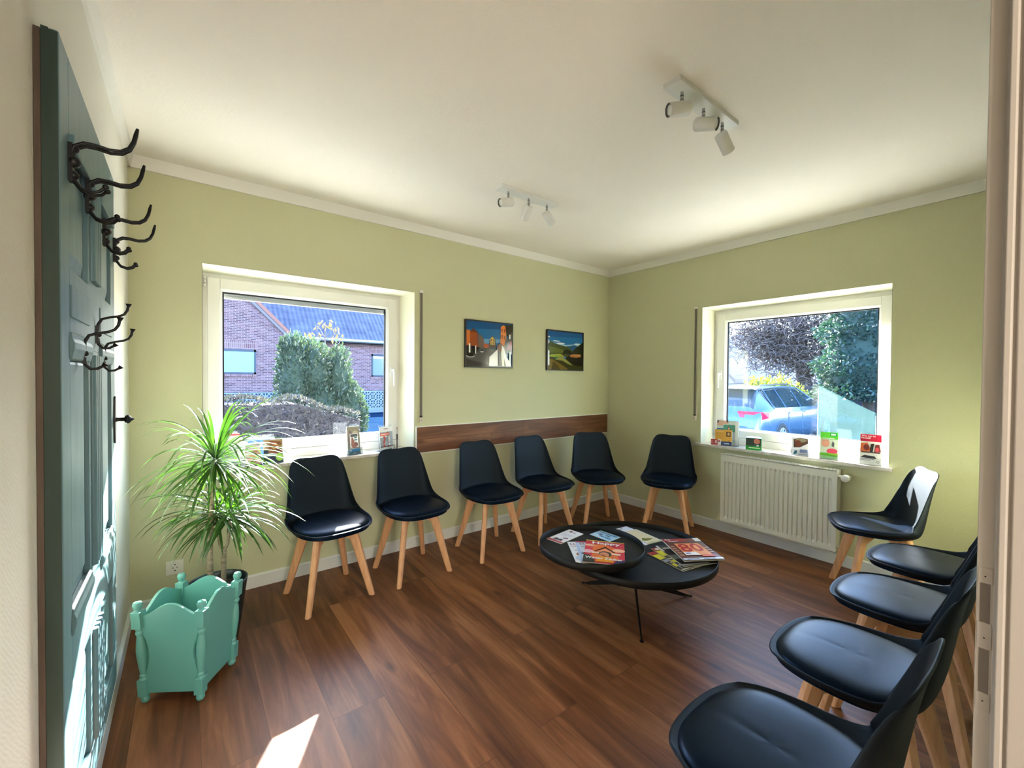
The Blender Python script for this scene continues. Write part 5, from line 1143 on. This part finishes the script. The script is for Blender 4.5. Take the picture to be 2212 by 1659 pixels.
def fir_s():
    z = 1.05+4.6*random.random()**1.25; r0 = 1.30*(1-((z-2.0)/4.2)**2*(1 if z > 2.0 else 0.5))*(0.9+0.12*math.sin(z*7)); th = random.uniform(0, 2*PI); k = random.uniform(.6, 1.0)
    lump = 1+0.10*math.sin(th*5+z*3)
    return (r0*k*lump*math.cos(th), r0*k*lump*math.sin(th), z-0.1*k), (math.cos(th), math.sin(th), -.2)
foliage(24000, fir_s, 0.105, 41, 0.0, 0.30).build('foliage', m_fir, ft); ft.scale = (1.1, 1.1, 1.1)
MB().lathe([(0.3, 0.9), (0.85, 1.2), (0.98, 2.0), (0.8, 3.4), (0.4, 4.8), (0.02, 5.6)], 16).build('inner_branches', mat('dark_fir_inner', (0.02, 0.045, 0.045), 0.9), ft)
lt = empty('undergrowth_bush', (15.6, 1.68, GZ), label='dark tangled undergrowth below the evergreen tree, beside the car', cat='bush')
blobs = [(0, -1.0, 0.6, 0.5, 1.6, 0.62), (0, 0.9, 0.55, 0.5, 0.7, 0.75)]
lt.scale = (1.2, 1.2, 1.2); foliage(4200, blob_sampler(blobs, 0.02), 0.10, 55, 0.3, 0.18).build('foliage', m_hedge, lt)
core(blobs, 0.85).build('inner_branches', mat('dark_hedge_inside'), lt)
yb_ = empty('yellow_shrub', (11.4, 2.75, GZ), label='yellow green shrub right behind the car roof', cat='shrub')
blobs = [(0, 0.35, 0.95, 0.5, 0.55, 0.78), (0, -0.25, 0.90, 0.5, 0.55, 0.86), (0, -0.75, 0.75, 0.4, 0.4, 0.75), (0, 0.8, 0.8, 0.4, 0.3, 0.6)]
foliage(4500, blob_sampler(blobs, 0.02), 0.09, 61, 0.4, 0.4).build('foliage', m_yellow, yb_)
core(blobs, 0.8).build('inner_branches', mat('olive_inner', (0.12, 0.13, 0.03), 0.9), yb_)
# distant pale house
h2 = empty('distant_house', (35, 14.5, GZ), label='distant pale gabled house at the left edge of the right window', cat='house')
MB().prism([(-4.2, 0), (4.2, 0), (4.2, 2.9), (0, 5.3), (-4.2, 2.9)], 'x', 0, 8).build('wall', mat('pale_lilac_render', (0.62, 0.66, 0.80), 0.8), h2)
MB().prism([(-4.5, 2.75), (0, 5.35), (4.5, 2.75), (4.5, 2.95), (0, 5.6), (-4.5, 2.95)], 'x', -0.4, 8.3).build('roof', mat('grey_roof', (0.32, 0.34, 0.42), 0.7), h2)
for yy in (-2.6, 0, 2.6):
    q = MB().box((-0.05, yy-0.45, 1.0), (0.0, yy+0.45, 2.2)).build('window', cm((226, 232, 244), 0.5), h2)
    MB().box((-0.06, yy-0.36, 1.1), (-0.05, yy+0.36, 2.1)).build('pane', cm((90, 110, 160), 0.2), q)
h3 = empty('pale_brick_building', (19.5, 8.6, GZ), label='pale brick building with a sloping roof edge behind the rear of the car', cat='building')
MB().prism([(-1.0, 0), (4, 0), (4, 4.6), (1.4, 4.0), (-1.0, 1.6)], 'x', 0, 6).build('wall', mat('pink_brick', (0.66, 0.55, 0.60), 0.85), h3)
MB().prism([(-1.15, 1.45), (-1.15, 1.65), (1.4, 4.2), (4, 4.8), (4, 4.6), (1.4, 4.0)], 'x', -0.25, 6).build('roof_edge', mat('brown_roof_edge', (0.22, 0.17, 0.16), 0.8), h3)
# reflection in the right window pane, imitated by an added translucent panel
gs = empty('reflection_panel', (4.1, -0.75, GZ), label='added translucent panel standing in for a pale reflection in the right window pane', cat='window reflection')
MB().prism([(-0.03, 0.2), (-0.03, 1.545), (-0.72, 1.16), (-0.72, 0.2)], 'x', -0.008, 0.008).build('pane', m_reflection, gs)
MB().box((-0.02, -0.03, 0), (0.02, -0.018, 1.50)).box((-0.02, -0.72, 0.17), (0.02, -0.03, 0.2)).box((-0.02, -0.74, 0), (0.02, -0.72, 1.12)).build('panel_frame', cm((110, 150, 166), 0.4), gs)

# outdoor paints and foliage: colours darkened to hold down the bright daylight
def dim_outdoor(mt, k):
    for nd in mt.node_tree.nodes:
        if nd.type == 'VALTORGB':
            for e in nd.color_ramp.elements: e.color = (e.color[0]*k, e.color[1]*k, e.color[2]*k, 1)
        elif nd.type == 'TEX_BRICK':
            for q in ('Color1', 'Color2', 'Mortar'):
                c = nd.inputs[q].default_value; nd.inputs[q].default_value = (c[0]*k, c[1]*k, c[2]*k, 1)
        elif nd.type == 'MIX' and not nd.inputs[6].is_linked:
            for q in (6, 7):
                c = nd.inputs[q].default_value; nd.inputs[q].default_value = (c[0]*k, c[1]*k, c[2]*k, 1)
        elif nd.type == 'BSDF_PRINCIPLED' and not nd.inputs['Base Color'].is_linked:
            c = nd.inputs['Base Color'].default_value; nd.inputs['Base Color'].default_value = (c[0]*k, c[1]*k, c[2]*k, 1)
for mt in (m_brick, m_brickv, m_roof, m_hedge, m_fir, m_yellow, m_red, m_bark, m_twig, m_car):
    dim_outdoor(mt, 0.72)
for nm in ('terracotta', 'grey_fascia', 'zinc', 'pale_roller_blind', 'pale_concrete', 'blue_grey_plinth', 'pale_grass', 'pale_lilac_render', 'pink_brick', 'white_blind', 'dark_green_inner', 'olive_inner'):
    dim_outdoor(MATS[nm], 0.70)
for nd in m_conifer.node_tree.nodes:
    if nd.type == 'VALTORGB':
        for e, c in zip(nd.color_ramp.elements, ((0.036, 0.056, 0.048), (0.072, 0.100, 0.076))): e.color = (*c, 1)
